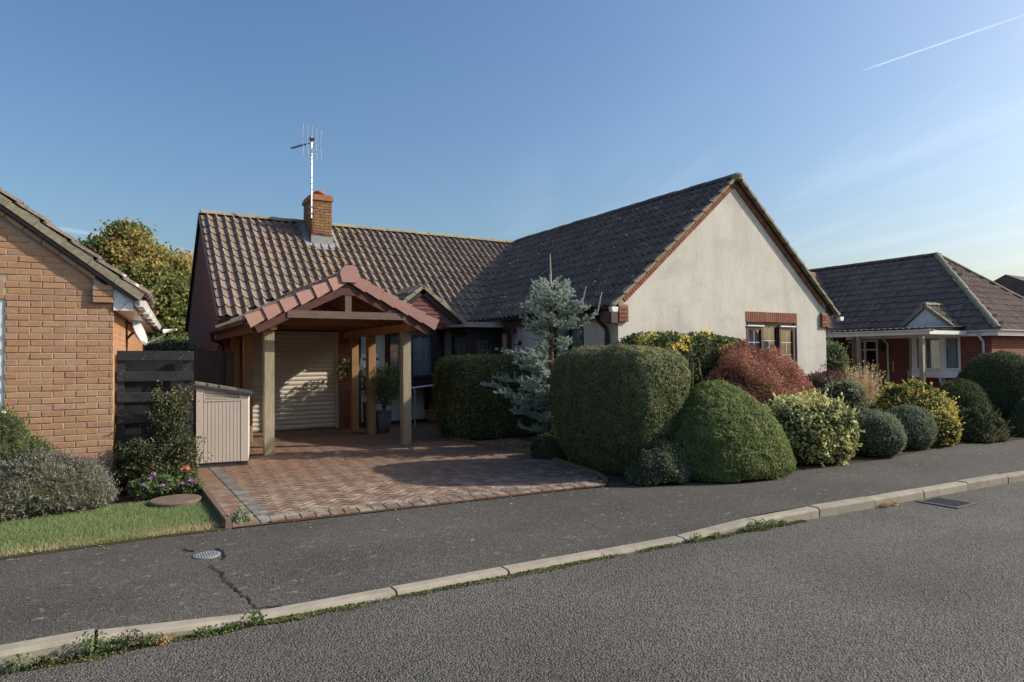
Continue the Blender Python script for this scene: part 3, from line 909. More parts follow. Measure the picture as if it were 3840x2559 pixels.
MB().box(2.3, 14.4, 15.9, 21.1, 0, .02).box(8.4, 14.4, 9.8, 15.9, 0, .02).build('inner_floor', 'interior', house)
MB().box(8.4, 14.4, 12.6, 12.7, 0, 2.4).box(5.2, 8.3, 16.6, 16.7, 0, 2.4).box(9.6, 9.7, 9.8, 12.5, 0, 2.4).build('inner_wall', 'interior', house)
MB().box(2.3, 14.4, 15.62, 21.1, 2.4, 2.44).box(8.4, 14.4, 9.8, 15.6, 2.4, 2.44).build('inner_ceiling', 'interior', house)

# gable trim: brick verge bands, corbels, soldier lintel ----------------
GB = boxm('brick', .062, .06, .125, 'brick_red', .003)
dl = Vector((RX-SX0, 0, RZW-EZ)).normalized()
for sgn in (1, -1):
    vb = MB()
    x0 = GX0 if sgn > 0 else GX1
    base = Vector((x0-.02*sgn, GY-.028, zt(x0)+.075)); d = Vector((dl.x*sgn, 0, dl.z)); nrm = Vector((-dl.z*sgn, 0, dl.x))
    Lb = (RX-base.x)/d.x if sgn > 0 else (base.x-RX)/-d.x
    p0 = base-nrm*.118; p1 = base+d*Lb-nrm*.118
    vb.hexa([p0+Vector((0, .012, 0)), p1+Vector((0, .012, 0)), p1+Vector((0, .05, 0)), p0+Vector((0, .05, 0)), p0+nrm*.115+Vector((0, .012, 0)), p1+nrm*.115+Vector((0, .012, 0)), p1+nrm*.115+Vector((0, .05, 0)), p0+nrm*.115+Vector((0, .05, 0))])
    band = vb.build('verge_band', 'mortar_red', house)
    nb = int(Lb/.073)
    for k in range(2, nb):
        p = base+d*(k*.073 + (.062 if sgn < 0 else 0))-nrm*.125
        if sgn > 0: M = Matrix(((d.x, 0, nrm.x, p.x), (0, 1, 0, p.y), (d.z, 0, nrm.z, p.z), (0, 0, 0, 1)))
        else: M = Matrix(((-d.x, 0, nrm.x, p.x), (0, 1, 0, p.y), (-d.z, 0, nrm.z, p.z), (0, 0, 0, 1)))
        link('brick', GB, band, M)
for x0, x1 in ((GX0-.02, GX0+.21), (GX1-.21, GX1+.02)):
    cb = MB().box(x0+.005, x1-.005, GY-.05, GY+.02, 2.27, 2.60).build('corbel', 'mortar_red', house)
    for k in range(4):
        z = 2.265+k*.078
        if k % 2 == 0:
            for q in (0, 1): link('brick', BR, cb, Matrix.Translation((x0+q*.117, GY-.065, z)) @ Matrix.Scale(.51, 4, (1, 0, 0)))
        else: link('brick', BR, cb, Matrix.Translation((x0, GY-.065, z)) @ Matrix.Scale(1.06, 4, (1, 0, 0)))
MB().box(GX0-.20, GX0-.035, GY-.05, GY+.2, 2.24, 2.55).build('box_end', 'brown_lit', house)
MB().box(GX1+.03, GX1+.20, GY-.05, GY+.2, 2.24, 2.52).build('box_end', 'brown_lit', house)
lt = MB().box(wx0, wx1, GY+.004, GY+.2, wz1-.002, wz1+.23).build('lintel', 'mortar_red', house)
SB = boxm('brick', .066, .08, .222, 'brick_red', .003)
for k in range(24): link('brick', SB, lt, Matrix.Translation((wx0+.004+k*.0733, GY-.012, wz1)))

# verge pieces of pale mortar stepping up with the tiles
def verge(parent, foot, d, n, courses, L, y, w=.07):
    for k in range(courses):
        a = Vector(foot)+d*(k*L/courses); b = a+d*(L/courses+.02)
        lift = n*.004*k*0
        m = MB().hexa([a-n*.006+Vector((0, y, 0)), b-n*.006+Vector((0, y, 0)), b-n*.006+Vector((0, y+w, 0)), a-n*.006+Vector((0, y+w, 0)),
                       a+n*.062+Vector((0, y, 0)), b+n*.03+Vector((0, y, 0)), b+n*.03+Vector((0, y+w, 0)), a+n*.062+Vector((0, y+w, 0))])
        m.build('verge_piece', 'verge', parent)


# roofs ---------------------------------------------------------------
roof = MB().prism([(2.03, EY+.02, EZ-.03), (2.03, RY, RZ-.03), (2.03, 21.75, EZ-.03), (2.03, 21.7, EZ-.12), (2.03, RY, RZ-.13), (2.03, EY+.1, EZ-.1)], (9.5, 0, 0)).build('main_roof', 'tile', house)
cols = int((11.5-2.0)/PW)+1
valley = lambda q: (q.x-SX0)/(RX-SX0) < (q.y-EY)/(RY-EY)+.06 or q.x < SX0
chim = lambda q: not (4.58 < q.x < 5.12 and q.y > 17.52)
carp = lambda q: not (1.9 < q.x < 5.2 and q.z < 3.12-abs(q.x-3.55)*.537)
n1 = tile_slope(roof, (2.0, EY, EZ), (1, 0, 0), s_main, cols, 13, PW, Lm/13, TM, 'tile', lambda q: valley(q) and chim(q) and carp(q), lambda c, r: c < 22 and (c+r) % 40 >= 0)
ridge(roof, (2.0, RY, RZ+.03), (11.5, RY, RZ+.03), 21, 'verge', .12)
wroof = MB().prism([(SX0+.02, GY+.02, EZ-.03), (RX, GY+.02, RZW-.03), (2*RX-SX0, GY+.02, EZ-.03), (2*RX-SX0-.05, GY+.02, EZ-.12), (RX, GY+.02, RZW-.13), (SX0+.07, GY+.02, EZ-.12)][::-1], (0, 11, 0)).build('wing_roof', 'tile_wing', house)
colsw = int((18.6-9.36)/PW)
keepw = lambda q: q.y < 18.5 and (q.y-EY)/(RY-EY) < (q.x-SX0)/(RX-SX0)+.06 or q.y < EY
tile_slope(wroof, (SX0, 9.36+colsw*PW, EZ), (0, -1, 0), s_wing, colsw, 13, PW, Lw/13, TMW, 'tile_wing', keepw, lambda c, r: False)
tile_slope(wroof, (2*RX-SX0, 9.36, EZ), (0, 1, 0), Vector((-s_wing.x, 0, s_wing.z)), 3, 13, PW, Lw/13, TMW, 'tile_wing', lambda q: True, lambda c, r: False)
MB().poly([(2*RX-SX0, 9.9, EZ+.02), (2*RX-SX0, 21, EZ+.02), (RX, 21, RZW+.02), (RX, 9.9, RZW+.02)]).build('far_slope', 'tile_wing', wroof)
ridge(wroof, (RX, 9.36, RZW+.03), (RX, 18.3, RZW+.03), 20, 'tile_wing', .12)
nl = Vector((-dl.z, 0, dl.x)); nr = Vector((dl.z, 0, dl.x)); dr = Vector((-dl.x, 0, dl.z))
verge(wroof, (SX0-.03, 0, EZ-.01), dl, nl, 13, Lw+.02, 9.36, .10)
verge(wroof, (2*RX-SX0+.03, 0, EZ-.01), dr, nr, 13, Lw+.02, 9.36, .10)
MB().lathe([(.001, 0), (.13, 0), (.13, .1), (.001, .16)], (RX, 9.42, RZW-.06), 12).build('ridge_end', 'verge', wroof)
# left verge of the main roof: thin dark undercloak
MB().prism([(1.955, EY, EZ-.07), (1.955, RY, RZ-.07), (1.955, 21.8, EZ-.07), (1.955, 21.8, EZ+.0), (1.955, RY, RZ+.02), (1.955, EY, EZ+.02)], (.075, 0, 0)).build('verge_board', 'brown_fr', roof)
# valley lead
MB().prism([(SX0-.06, EY, EZ+.012), (RX-.06, RY, RZ+.012), (RX+.06, RY, RZ+.03), (SX0+.10, EY, EZ+.03)], (0, 0, .012)).build('valley', 'lead', roof)
# fascia, gutters and pipes
for b in ((2.0, 2.3, 15.14, 15.17, 2.36, 2.52), (5.2, 8.02, 15.14, 15.17, 2.36, 2.52), (8.03, 8.06, 9.6, 15.14, 2.33, 2.50)): MB().box(*b).build('fascia', 'brown_fr', house)
for b in ((5.1, 8.17, 15.171, 15.40, 2.36, 2.38), (8.061, 8.17, 9.75, 15.17, 2.36, 2.38)): MB().box(*b).build('soffit', 'brown_fr', house)


def gutter(parent, a, b, r, mat, name='gutter'):
    a, b = Vector(a), Vector(b); d = (b-a).normalized(); x = d.cross(Vector((0, 0, 1)))
    m = MB(); n = 7; A = []; B = []
    for rr in (r, r*.88):
        for k in range(n):
            t = math.pi*k/(n-1); o = x*(rr*math.cos(t))-Vector((0, 0, 1))*(rr*math.sin(t))
            A.append(a+o); B.append(b+o)
    i = m.pts(A); j = m.pts(B)
    for k in range(n-1): m.f += [(i+k, i+k+1, j+k+1, j+k), (i+n+k, j+n+k, j+n+k+1, i+n+k+1), (i+k, i+n+k, i+n+k+1, i+k+1), (j+k, j+k+1, j+n+k+1, j+n+k)]
    m.f += [(i, j, j+n, i+n), (i+n-1, i+2*n-1, j+2*n-1, j+n-1)]
    return m.build(name, mat, parent)


gutter(house, (7.97, 9.42, 2.53), (7.97, 13.4, 2.53), .055, 'black')
MB().hexa([(7.90, 9.33, 2.44), (8.02, 9.33, 2.44), (8.02, 9.42, 2.44), (7.90, 9.42, 2.44), (7.88, 9.33, 2.53), (8.04, 9.33, 2.53), (8.04, 9.42, 2.53), (7.88, 9.42, 2.53)]).build('gutter_end', 'white_pl', house)
MB().hexa([(14.98, 9.33, 2.42), (15.08, 9.33, 2.42), (15.08, 9.42, 2.42), (14.98, 9.42, 2.42), (14.96, 9.33, 2.51), (15.11, 9.33, 2.51), (15.11, 9.42, 2.51), (14.96, 9.42, 2.51)]).build('gutter_end', 'white_pl', house)
MB().tube([(7.98, 9.95, 2.47), (7.98, 9.95, 2.36), (8.10, 9.78, 2.16), (8.11, 9.76, 2.05), (8.11, 9.76, .05)], .04, 8).build('downpipe', 'black', house, True)
MB().tube([(8.11, 9.76, 1.96), (8.11, 9.76, 1.90)], .048, 8).build('pipe_bracket', 'black', house)
MB().tube([(5.12, 15.30, 2.4), (5.12, 15.30, 2.28), (5.13, 15.34, 2.2), (5.13, 15.34, .05)], .04, 8).build('downpipe', 'black', house, True)


# windows -----------------------------------------------------------------
def plane_fn(o, u):
    """returns f(a, z, d): point a metres along u, z high, d metres out of the wall"""
    o, u = Vector(o), Vector(u).normalized(); n = u.cross(Vector((0, 0, 1)))   # outward to the viewer
    return lambda a, z, d=0.: Vector((o.x, o.y, 0))+u*a+n*d+Vector((0, 0, z))


def slab(m, f, a0, a1, z0, z1, d0, d1):
    return m.hexa([f(a0, z0, d1), f(a1, z0, d1), f(a1, z0, d0), f(a0, z0, d0), f(a0, z1, d1), f(a1, z1, d1), f(a1, z1, d0), f(a0, z1, d0)])


def frame_of(f, a0, a1, z0, z1, w, d0, d1):
    m = MB()
    slab(m, f, a0, a0+w, z0, z1, d0, d1); slab(m, f, a1-w, a1, z0, z1, d0, d1)
    slab(m, f, a0+w, a1-w, z0, z0+w, d0, d1); slab(m, f, a0+w, a1-w, z1-w, z1, d0, d1)
    return m


def curtain(parent, f, a0, a1, z0, z1, d, folds=9, amp=.018, open_=None):
    m = MB(); n = folds*4
    A = []; B = []
    for k in range(n+1):
        t = k/n; dd = d+amp*math.sin(t*folds*6.283)+amp*.5*math.sin(t*folds*2.7+1)
        A.append(f(a0+(a1-a0)*t, z0, dd)); B.append(f(a0+(a1-a0)*t, z1, dd))
    i = m.pts(A); j = m.pts(B)
    for k in range(n): m.f.append((i+k, i+k+1, j+k+1, j+k))
    return m.build('curtain', 'curtain', parent, True)


def light(parent, f, a0, a1, z0, z1, fw, d, fmat, bars=(2, 3), bmat='white_pl', bw=.010, curt=True, name='window_light'):
    """one framed light: frame, pane, glazing bars, curtain"""
    w = frame_of(f, a0, a1, z0, z1, fw, d-.05, d).build(name, fmat, parent)
    b0, b1, c0, c1 = a0+fw, a1-fw, z0+fw, z1-fw
    slab(MB(), f, b0, b1, c0, c1, d-.034, d-.03).build('pane', 'glass', w)
    bm = MB(); nx, nz = bars
    for k in range(1, nx): x = b0+(b1-b0)*k/nx; slab(bm, f, x-bw/2, x+bw/2, c0, c1, d-.029, d-.025)
    for k in range(1, nz): z = c0+(c1-c0)*k/nz; slab(bm, f, b0, b1, z-bw/2, z+bw/2, d-.0285, d-.0245)
    if bm.v: bm.build('glazing_bars', bmat, w)
    if curt: curtain(w, f, b0-.03, b1+.03, c0-.04, c1+.04, d-.11)
    return w


fG = plane_fn((wx0, GY, 0), (1, 0, 0))
gwf = frame_of(fG, .0, 1.76, wz0, wz1-.004, .045, -.12, -.05).build('gable_window', 'brown_fr', house)
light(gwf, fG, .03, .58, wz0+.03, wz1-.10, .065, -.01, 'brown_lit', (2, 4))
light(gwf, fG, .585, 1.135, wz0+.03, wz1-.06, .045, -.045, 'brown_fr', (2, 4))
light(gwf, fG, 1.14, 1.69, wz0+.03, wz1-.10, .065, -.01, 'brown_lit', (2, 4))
for a in (.03, 1.14): slab(MB(), fG, a, a+.55, wz1-.098, wz1-.07, -.05, .03).build('drip_rail', 'white_pl', gwf)
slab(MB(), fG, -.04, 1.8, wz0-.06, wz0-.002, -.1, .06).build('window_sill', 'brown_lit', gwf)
fS = plane_fn((8.17, 11.75, 0), (0, -1, 0))
swf = frame_of(fS, 0, 1.2, 1.0, 2.3, .05, -.1, -.03).build('side_window', 'brown_fr', house)
light(swf, fS, .05, .6, 1.05, 2.25, .05, -.035, 'brown_fr', (3, 4), 'lead')
light(swf, fS, .6, 1.15, 1.05, 2.25, .05, -.035, 'brown_fr', (3, 4), 'lead')

# bay window with its boarded gable ---------------------------------------
bay = MB()
BP = [(5.78, 15.36), (6.20, 14.88), (6.92, 14.88), (7.40, 15.36)]
bay.prism([(x, y, .93) for x, y in BP], (0, 0, .18))
bayo = bay.build('bay_window', 'brown_fr', house)
MB().prism([(x, y, 2.28) for x, y in BP], (0, 0, .14)).build('bay_head', 'brown_fr', bayo)
for (x0, y0), (x1, y1), k in zip(BP, BP[1:], range(3)):
    L = math.hypot(x1-x0, y1-y0); f = plane_fn((x0, y0, 0), (x1-x0, y1-y0, 0))
    light(bayo, f, .03, L-.03, 1.13, 2.27, .085, 0, 'brown_fr', (3, 5) if k == 1 else (2, 5), 'lead', .007)
for x, y in BP[1:3]: MB().box(x-.04, x+.04, y-.02, y+.05, 1.11, 2.28).build('corner_post', 'brown_fr', bayo)
for x in (6.3, 6.85): MB().prism([(x-.04, 15.38, .93), (x-.04, 15.38, .35), (x-.04, 15.30, .35), (x-.04, 14.98, .93)], (.08, 0, 0)).build('bracket', 'brown_fr', bayo)
# gable over the bay
bx, bz, by = 6.54, 3.36, 14.78
bl, br_, be = 5.42, 7.66, 2.50
bg = MB().prism([(bl+.15, by+.06, be-.02), (br_-.15, by+.06, be-.02), (bx, by+.06, bz-.16)], (0, .04, 0)).build('bay_gable', 'brown_fr', house)
for k in range(7):
    z0 = be+.0+k*.105; z1 = z0+.098
    h0 = (bz-.14-z0)/(bz-.14-be)*(br_-bl-.3)/2; h1 = max(.01, (bz-.14-z1)/(bz-.14-be)*(br_-bl-.3)/2)
    if h0 < .05: break
    MB().hexa([(bx-h0, by+.03, z0), (bx+h0, by+.03, z0), (bx+h0, by+.06, z0), (bx-h0, by+.06, z0), (bx-h1, by+.045, z1), (bx+h1, by+.045, z1), (bx+h1, by+.06, z1), (bx-h1, by+.06, z1)]).build('board', 'maroon', bg)
MB().box(bl+.05, br_-.05, by-.0, by+.05, 2.34, 2.50).build('fascia_board', 'barge', bg)
MB().box(bl+.1, br_-.1, by+.05, 15.4, 2.39, 2.42).build('bay_soffit', 'brown_fr', bg)
for sg, x in ((1, bl), (-1, br_)):
    f0 = Vector((x, by, be)); f1 = Vector((bx, by, bz)); d = (f1-f0).normalized(); nn = Vector((-d.z*sg, 0, d.x*sg))
    MB().hexa([f0-nn*.15, f1-nn*.15, f1-nn*.15+Vector((0, .03, 0)), f0-nn*.15+Vector((0, .03, 0)), f0-nn*.0, f1-nn*.0, f1+Vector((0, .03, 0)), f0+Vector((0, .03, 0))]).build('barge_board', 'brown_fr', bg)
    sl = Vector(((bx-x), 0, bz-be)); rows_ = 4
    MB().hexa([f0, f1, f1+Vector((0, 1.6, 0)), f0+Vector((0, .4, 0)), f0+nn*.03, f1+nn*.03, f1+nn*.03+Vector((0, 1.6, 0)), f0+nn*.03+Vector((0, .4, 0))]).build('gable_slope', 'tile_wing', bg)
    for k in range(5):
        a = f0+d*(k*(f1-f0).length/5); b = f0+d*((k+1.06)*(f1-f0).length/5)
        MB().hexa([a-nn*.03+Vector((0, -.06, 0)), b-nn*.03+Vector((0, -.06, 0)), b-nn*.03+Vector((0, .10, 0)), a-nn*.03+Vector((0, .10, 0)), a+nn*.065+Vector((0, -.06, 0)), b+nn*.04+Vector((0, -.06, 0)), b+nn*.04+Vector((0, .1, 0)), a+nn*.065+Vector((0, .1, 0))]).build('verge_piece', 'verge', bg)
    if sg > 0: tile_slope(bg, f0+Vector((0, 1.55, .0))+nn*.02, (0, -1, 0), sl, 7, 4, PW, (f1-f0).length/4, TMW, 'tile_wing', lambda q: q.z+.03 > EZ+(q.y-EY)*(RZ-EZ)/(RY-EY), lambda c, r: False)
    else: tile_slope(bg, f0+Vector((0, .05, .0))+nn*.02, (0, 1, 0), sl, 7, 4, PW, (f1-f0).length/4, TMW, 'tile_wing', lambda q: q.z+.03 > EZ+(q.y-EY)*(RZ-EZ)/(RY-EY), lambda c, r: False)

# glazed porch in the corner -------------------------------------------------
px0, px1, py = 7.2, 8.16, 13.75
porch = MB().prism([(px0, py-.02, 2.26), (px1, py-.02, 2.26), (px1, 15.38, 2.26), (7.58, 15.38, 2.26)], (0, 0, .07)).build('porch', 'brown_fr', house)
fP = plane_fn((px0, py, 0), (1, 0, 0))
pm = MB(); slab(pm, fP, .0, .10, .03, 2.26, -.06, 0); slab(pm, fP, .88, .955, .03, 2.26, -.06, 0)
slab(pm, fP, .10, .88, 2.16, 2.26, -.06, 0)
pm.build('porch_frame', 'brown_fr', porch)
pd = frame_of(fP, .11, .87, .05, 2.16, .13, -.05, -.012).build('porch_door', 'brown_fr', porch)
slab(MB(), fP, .24, .74, .18, 1.1, -.04, -.02).build('door_panel', 'brown_fr', pd)
slab(MB(), fP, .24, .74, 1.1, 2.03, -.034, -.03).build('pane', 'glass', pd)
bm = MB()
for k in range(1, 5): slab(bm, fP, .24+.1*k-.005, .24+.1*k+.005, 1.1, 2.03, -.029, -.025)
for k in range(1, 4): slab(bm, fP, .24, .74, 1.1+.232*k-.005, 1.1+.232*k+.005, -.0285, -.0245)
bm.build('glazing_bars', 'lead', pd)
slab(MB(), fP, .76, .84, 1.80, 1.86, -.01, .012).build('door_sign', 'white_pl', pd)
fPs = plane_fn((7.58, 15.37, 0), (-.38, -1.6, 0))
light(porch, fPs, .05, 1.65, .6, 2.2, .06, 0, 'brown_fr', (4, 5), 'lead', .007, True, 'side_light')
slab(MB(), fPs, .05, 1.65, .03, .6, -.06, 0).build('porch_side', 'brown_fr', porch)
MB().hexa([(6.98, 13.46, 2.335), (px1-.02, 13.46, 2.335), (px1-.02, 15.2, 2.40), (7.2, 15.2, 2.40), (6.98, 13.46, 2.40), (px1-.02, 13.46, 2.40), (px1-.02, 15.2, 2.46), (7.2, 15.2, 2.46)]).build('flat_roof', 'lead', porch)
MB().box(7.0, px1-.13, 13.52, 13.62, 2.404, 2.46).build('roof_edge', 'verge', porch)
MB().box(8.05, 8.16, 13.1, 13.6, 2.2, 2.3).build('porch_beam', 'brown_fr', porch)
MB().box(8.05, 8.13, 13.3, 13.37, .03, 2.2).build('porch_post', 'barge', porch)

# chimney ---------------------------------------------------------------------
cx0, cx1, cy0, cy1 = 4.58, 5.12, 17.52, 18.36
ch = MB().box(cx0+.012, cx1-.012, cy0+.012, cy1, 4.5, 5.86).build('chimney', 'mortar_red', house)
BC = boxm('brick', .215, .09, .065, 'brick_chim')
brickwork(ch, BC, None, cx0, cx1, 4.85, 5.86, cy0)
brickwork(ch, BC, None, cy0+.02, cy1, 4.85, 5.86, cx0, axis='y')
MB().box(cx0-.035, cx1+.035, cy0-.035, cy1+.035, 5.86, 5.95).build('chimney_cap', 'terracotta', ch)
MB().box(cx0-.005, cx1+.005, cy0-.005, cy1+.005, 5.951, 6.02).build('chimney_cap', 'terracotta', ch)
MB().lathe([(.10, 6.02), (.10, 6.12), (.16, 6.13), (.15, 6.17), (.08, 6.22), (.01, 6.24)], (4.90, 17.95, 0), 18).build('chimney_pot', 'terracotta', ch, True)
zr = lambda y: EZ+(y-EY)*(RZ-EZ)/(RY-EY)
MB().box(cx0-.02, cx1+.02, cy0-.025, cy0+.005, zr(cy0)-.05, zr(cy0)+.26).build('flashing', 'lead', ch)
MB().hexa([(cx0-.02, cy0-.20, zr(cy0-.2)+.05), (cx1+.02, cy0-.2, zr(cy0-.2)+.05), (cx1+.02, cy0, zr(cy0)+.06), (cx0-.02, cy0, zr(cy0)+.06), (cx0-.02, cy0-.2, zr(cy0-.2)+.075), (cx1+.02, cy0-.2, zr(cy0-.2)+.075), (cx1+.02, cy0, zr(cy0)+.085), (cx0-.02, cy0, zr(cy0)+.085)]).build('flashing', 'lead', ch)
for x in (cx0-.19, cx1+.0):
    MB().hexa([(x, cy0-.1, zr(cy0-.1)+.055), (x+.19, cy0-.1, zr(cy0-.1)+.055), (x+.19, cy1, zr(cy1)+.055), (x, cy1, zr(cy1)+.055), (x, cy0-.1, zr(cy0-.1)+.08), (x+.19, cy0-.1, zr(cy0-.1)+.08), (x+.19, cy1, zr(cy1)+.09), (x, cy1, zr(cy1)+.09)]).build('flashing', 'lead', ch)

# aerial -------------------------------------------------------------------------
aer = thing('tv_aerial', 'television aerial with mesh reflector on a pole strapped to the chimney', 'aerial', (4.56, 17.48, 5.3))
MB().tube([(4.56, 17.46, 5.35), (4.57, 17.46, 7.5)], .019, 8).build('mast', 'alu', aer)
for z in (5.45, 5.62): MB().box(4.50, 4.64, 17.44, 17.53, z, z+.04).build('bracket', 'iron', aer)
for z in (6.1, 6.25, 6.42, 6.78, 6.9, 7.0): MB().tube([(4.56, 17.46, z), (4.56, 17.46, z+.018)], .023, 8).build('tape_band', 'black', aer)
# reflector: two bent wire panels facing away to the rear-left
ux = Vector((.89, .45, 0)).normalized(); uy = Vector((-ux.y, ux.x, 0))
cen = Vector((4.57, 17.46, 7.36))
wm = MB()
for sg in (1, -1):
    def rp(u, v): return cen+ux*u+Vector((0, 0, sg*v))+uy*(-.10*v)*1.0
    for k in range(5): u = -.3+k*.15; wm.tube([rp(u, .03), rp(u, .42)], .006, 4, False)
    for k in range(7): v = .03+k*.065; wm.tube([rp(-.3, v), rp(.3, v)], .0045, 4, False)
wm.build('reflector', 'alu', aer)
bd = (Vector((-.50, .86, -.05))).normalized()
MB().tube([cen, cen+bd*.75], .011, 6).build('boom', 'black', aer)
for k in range(9):
    p = cen+bd*(.2+k*.065)
    MB().tube([p-ux*.06, p+ux*.06], .010, 5).build('element', 'black', aer)
MB().box(4.51, 4.63, 17.38, 17.46, 7.40, 7.47).build('clamp', 'black', aer)
MB().tube([(4.60, 17.49, 5.62), (4.64, 17.49, 5.5), (4.63, 17.50, 5.05), (4.68, 17.5, 4.98), (5.13, 17.5, 4.93)], .008, 5).build('cable', 'black', aer)

# ------------------------------------------------------------------ carport
cp = thing('carport', 'open oak carport with tiled gable roof over the garage drive', 'carport', (3.55, 11.7, 0))
cl, cr, cxm, ce, cz = 1.94, 5.16, 3.55, 2.26, 3.04
yf, yb = 11.18, 15.75
MAT['post_base'] = MAT['grey_wood']
for (x, y, mt) in ((2.32, 11.66, 'grey_wood'), (4.79, 11.66, 'grey_wood'), (2.34, 13.72, 'oak'), (4.80, 13.6, 'oak'), (4.80, 14.72, 'oak'), (2.34, 15.2, 'oak')):
    MB().box(x-.08, x+.08, y-.08, y+.08, .015, 2.12).build('post', mt, cp, bevel=.006)
for x in (2.32, 4.80): MB().box(x-.06, x+.06, yf+.12, 15.38, 2.12, 2.27).build('wall_plate', 'oak', cp)
MB().beam((2.52, yf+.012, 2.375), (4.60, yf+.012, 2.375), .055, .125).build('tie_beam', 'aged_wood', cp)
MB().box(cxm-.055, cxm+.055, yf+.005, yf+.055, 2.439, 2.80).build('king_post', 'aged_wood', cp)
for yy in (13.2, 15.0):
    MB().box(2.42, 4.7, yy-.04, yy+.04, 2.30, 2.44).build('tie_beam', 'oak', cp)
    MB().box(cxm-.05, cxm+.05, yy-.035, yy+.035, 2.441, 2.93).build('king_post', 'oak', cp)
sl = (cz-ce)/(cxm-cl)
for sg, xe in ((1, cl), (-1, cr)):
    f0 = Vector((xe, yf, ce)); f1 = Vector((cxm, yf, cz)); d = (f1-f0).normalized(); nn = Vector((-d.z*sg, 0, d.x*sg)); L = (f1-f0).length
    Y = lambda v: Vector((0, v, 0))
    # barge board
    a = f0+d*.02
    MB().hexa([a-nn*.24, f1-nn*.24, f1-nn*.24+Y(.035), a-nn*.24+Y(.035), a-nn*.05, f1-nn*.05, f1-nn*.05+Y(.035), a-nn*.05+Y(.035)]).build('barge_board', 'barge', cp)
    # ceiling boards, then rafters
    nbd = 36
    for k in range(nbd):
        y = .05+k*.125
        MB().hexa([f0-nn*.085+Y(y), f1-nn*.085+Y(y), f1-nn*.085+Y(y+.117), f0-nn*.085+Y(y+.117), f0-nn*.06+Y(y), f1-nn*.06+Y(y), f1-nn*.06+Y(y+.117), f0-nn*.06+Y(y+.117)]).build('ceiling_board', 'ceil_wood', cp)
    for k in range(8):
        y = .25+k*.56
        MB().hexa([f0+d*.3-nn*.17+Y(y), f1-nn*.17+Y(y), f1-nn*.17+Y(y+.045), f0+d*.3-nn*.17+Y(y+.045), f0+d*.3-nn*.086+Y(y), f1-nn*.086+Y(y), f1-nn*.086+Y(y+.045), f0+d*.3-nn*.086+Y(y+.045)]).build('rafter', 'ceil_wood', cp)
    # roof deck and tiles
    MB().hexa([f0-nn*.055+Y(.02), f1-nn*.055+Y(.02), f1-nn*.055+Y(4.6), f0-nn*.055+Y(4.2), f0+Y(.02), f1+Y(.02), f1+Y(4.6), f0+Y(4.2)]).build('roof_deck', 'tile_wing', cp)
    up = lambda q: q.z > EZ+(q.y-EY)*(RZ-EZ)/(RY-EY)-.05
    if sg > 0: tile_slope(cp, f0+Y(4.6)-d*.03, (0, -1, 0), f1-f0, 22, 5, .205, L/5, TM, 'tile', up, lambda c, r: False)
    else: tile_slope(cp, f0+Y(.09)-d*.03, (0, 1, 0), f1-f0, 22, 5, .205, L/5, TM, 'tile', up, lambda c, r: False)
    # terracotta verge tiles
    nv = 6
    for k in range(nv):
        a = f0+d*(-.05+k*(L-.02)/nv); b = f0+d*(-.05+(k+.965)*(L-.02)/nv); y0, y1 = -.05, .20
        lo, hi = .06+.0*k, .085
        m = MB()
        A0 = [a-nn*.115+Y(y0-.012), a+nn*(hi+.018)+Y(y0-.012), a+nn*(hi+.012)+Y(y1), a+nn*(hi-.02)+Y(y1), a+nn*(hi-.02)+Y(y0+.025), a-nn*.105+Y(y0+.025)]
        B0 = [b-nn*.085+Y(y0+.012), b+nn*(hi-.012)+Y(y0+.012), b+nn*(hi-.012)+Y(y1), b+nn*(hi-.04)+Y(y1), b+nn*(hi-.04)+Y(y0+.03), b-nn*.085+Y(y0+.03)]
        i = m.pts(A0); j = m.pts(B0)
        m.f += [tuple(range(i, i+6)), tuple(range(j+5, j-1, -1))]+[(i+q, j+q, j+(q+1) % 6, i+(q+1) % 6) for q in range(6)]
        m.build('verge_tile', 'tile_new', cp)
# round ridge end and ridge tiles
m = MB(); n = 14; A = [(cxm+.165*math.cos(math.pi*k/(n-1)), yf-.078, cz+.035+.16*math.sin(math.pi*k/(n-1))) for k in range(n)]+[(cxm-.13, yf-.078, cz-.10), (cxm+.13, yf-.078, cz-.10)]
m.prism([(x, y, z) for x, y, z in A], (0, .05, 0)).build('ridge_end', 'tile_new', cp)
MB().prism([(cxm-.25, yf-.004, cz-.32), (cxm+.25, yf-.004, cz-.32), (cxm, yf-.004, cz-.02)], (0, .03, 0)).build('apex_plate', 'barge', cp)
ridge(cp, (cxm, yf-.03, cz+.06), (cxm, 15.7, cz+.06), 10, 'tile_new', .13)
gutter(cp, (cl-.05, yf+.02, ce-.03), (cl-.05, 15.3, ce-.03), .055, 'black')
MB().box(cl+.04, cl+.065, yf+.04, 15.3, ce-.2, ce-.045).build('fascia_board', 'barge', cp)
gutter(cp, (cr+.05, yf+.02, ce-.03), (cr+.05, 14.7, ce-.03), .055, 'black')
MB().tube([(cl-.05, 15.2, ce-.07), (cl-.05, 15.2, ce-.2), (2.10, 15.32, 1.98), (2.10, 15.33, 1.9), (2.10, 15.33, .1)], .035, 8).build('downpipe', 'black', cp, True)

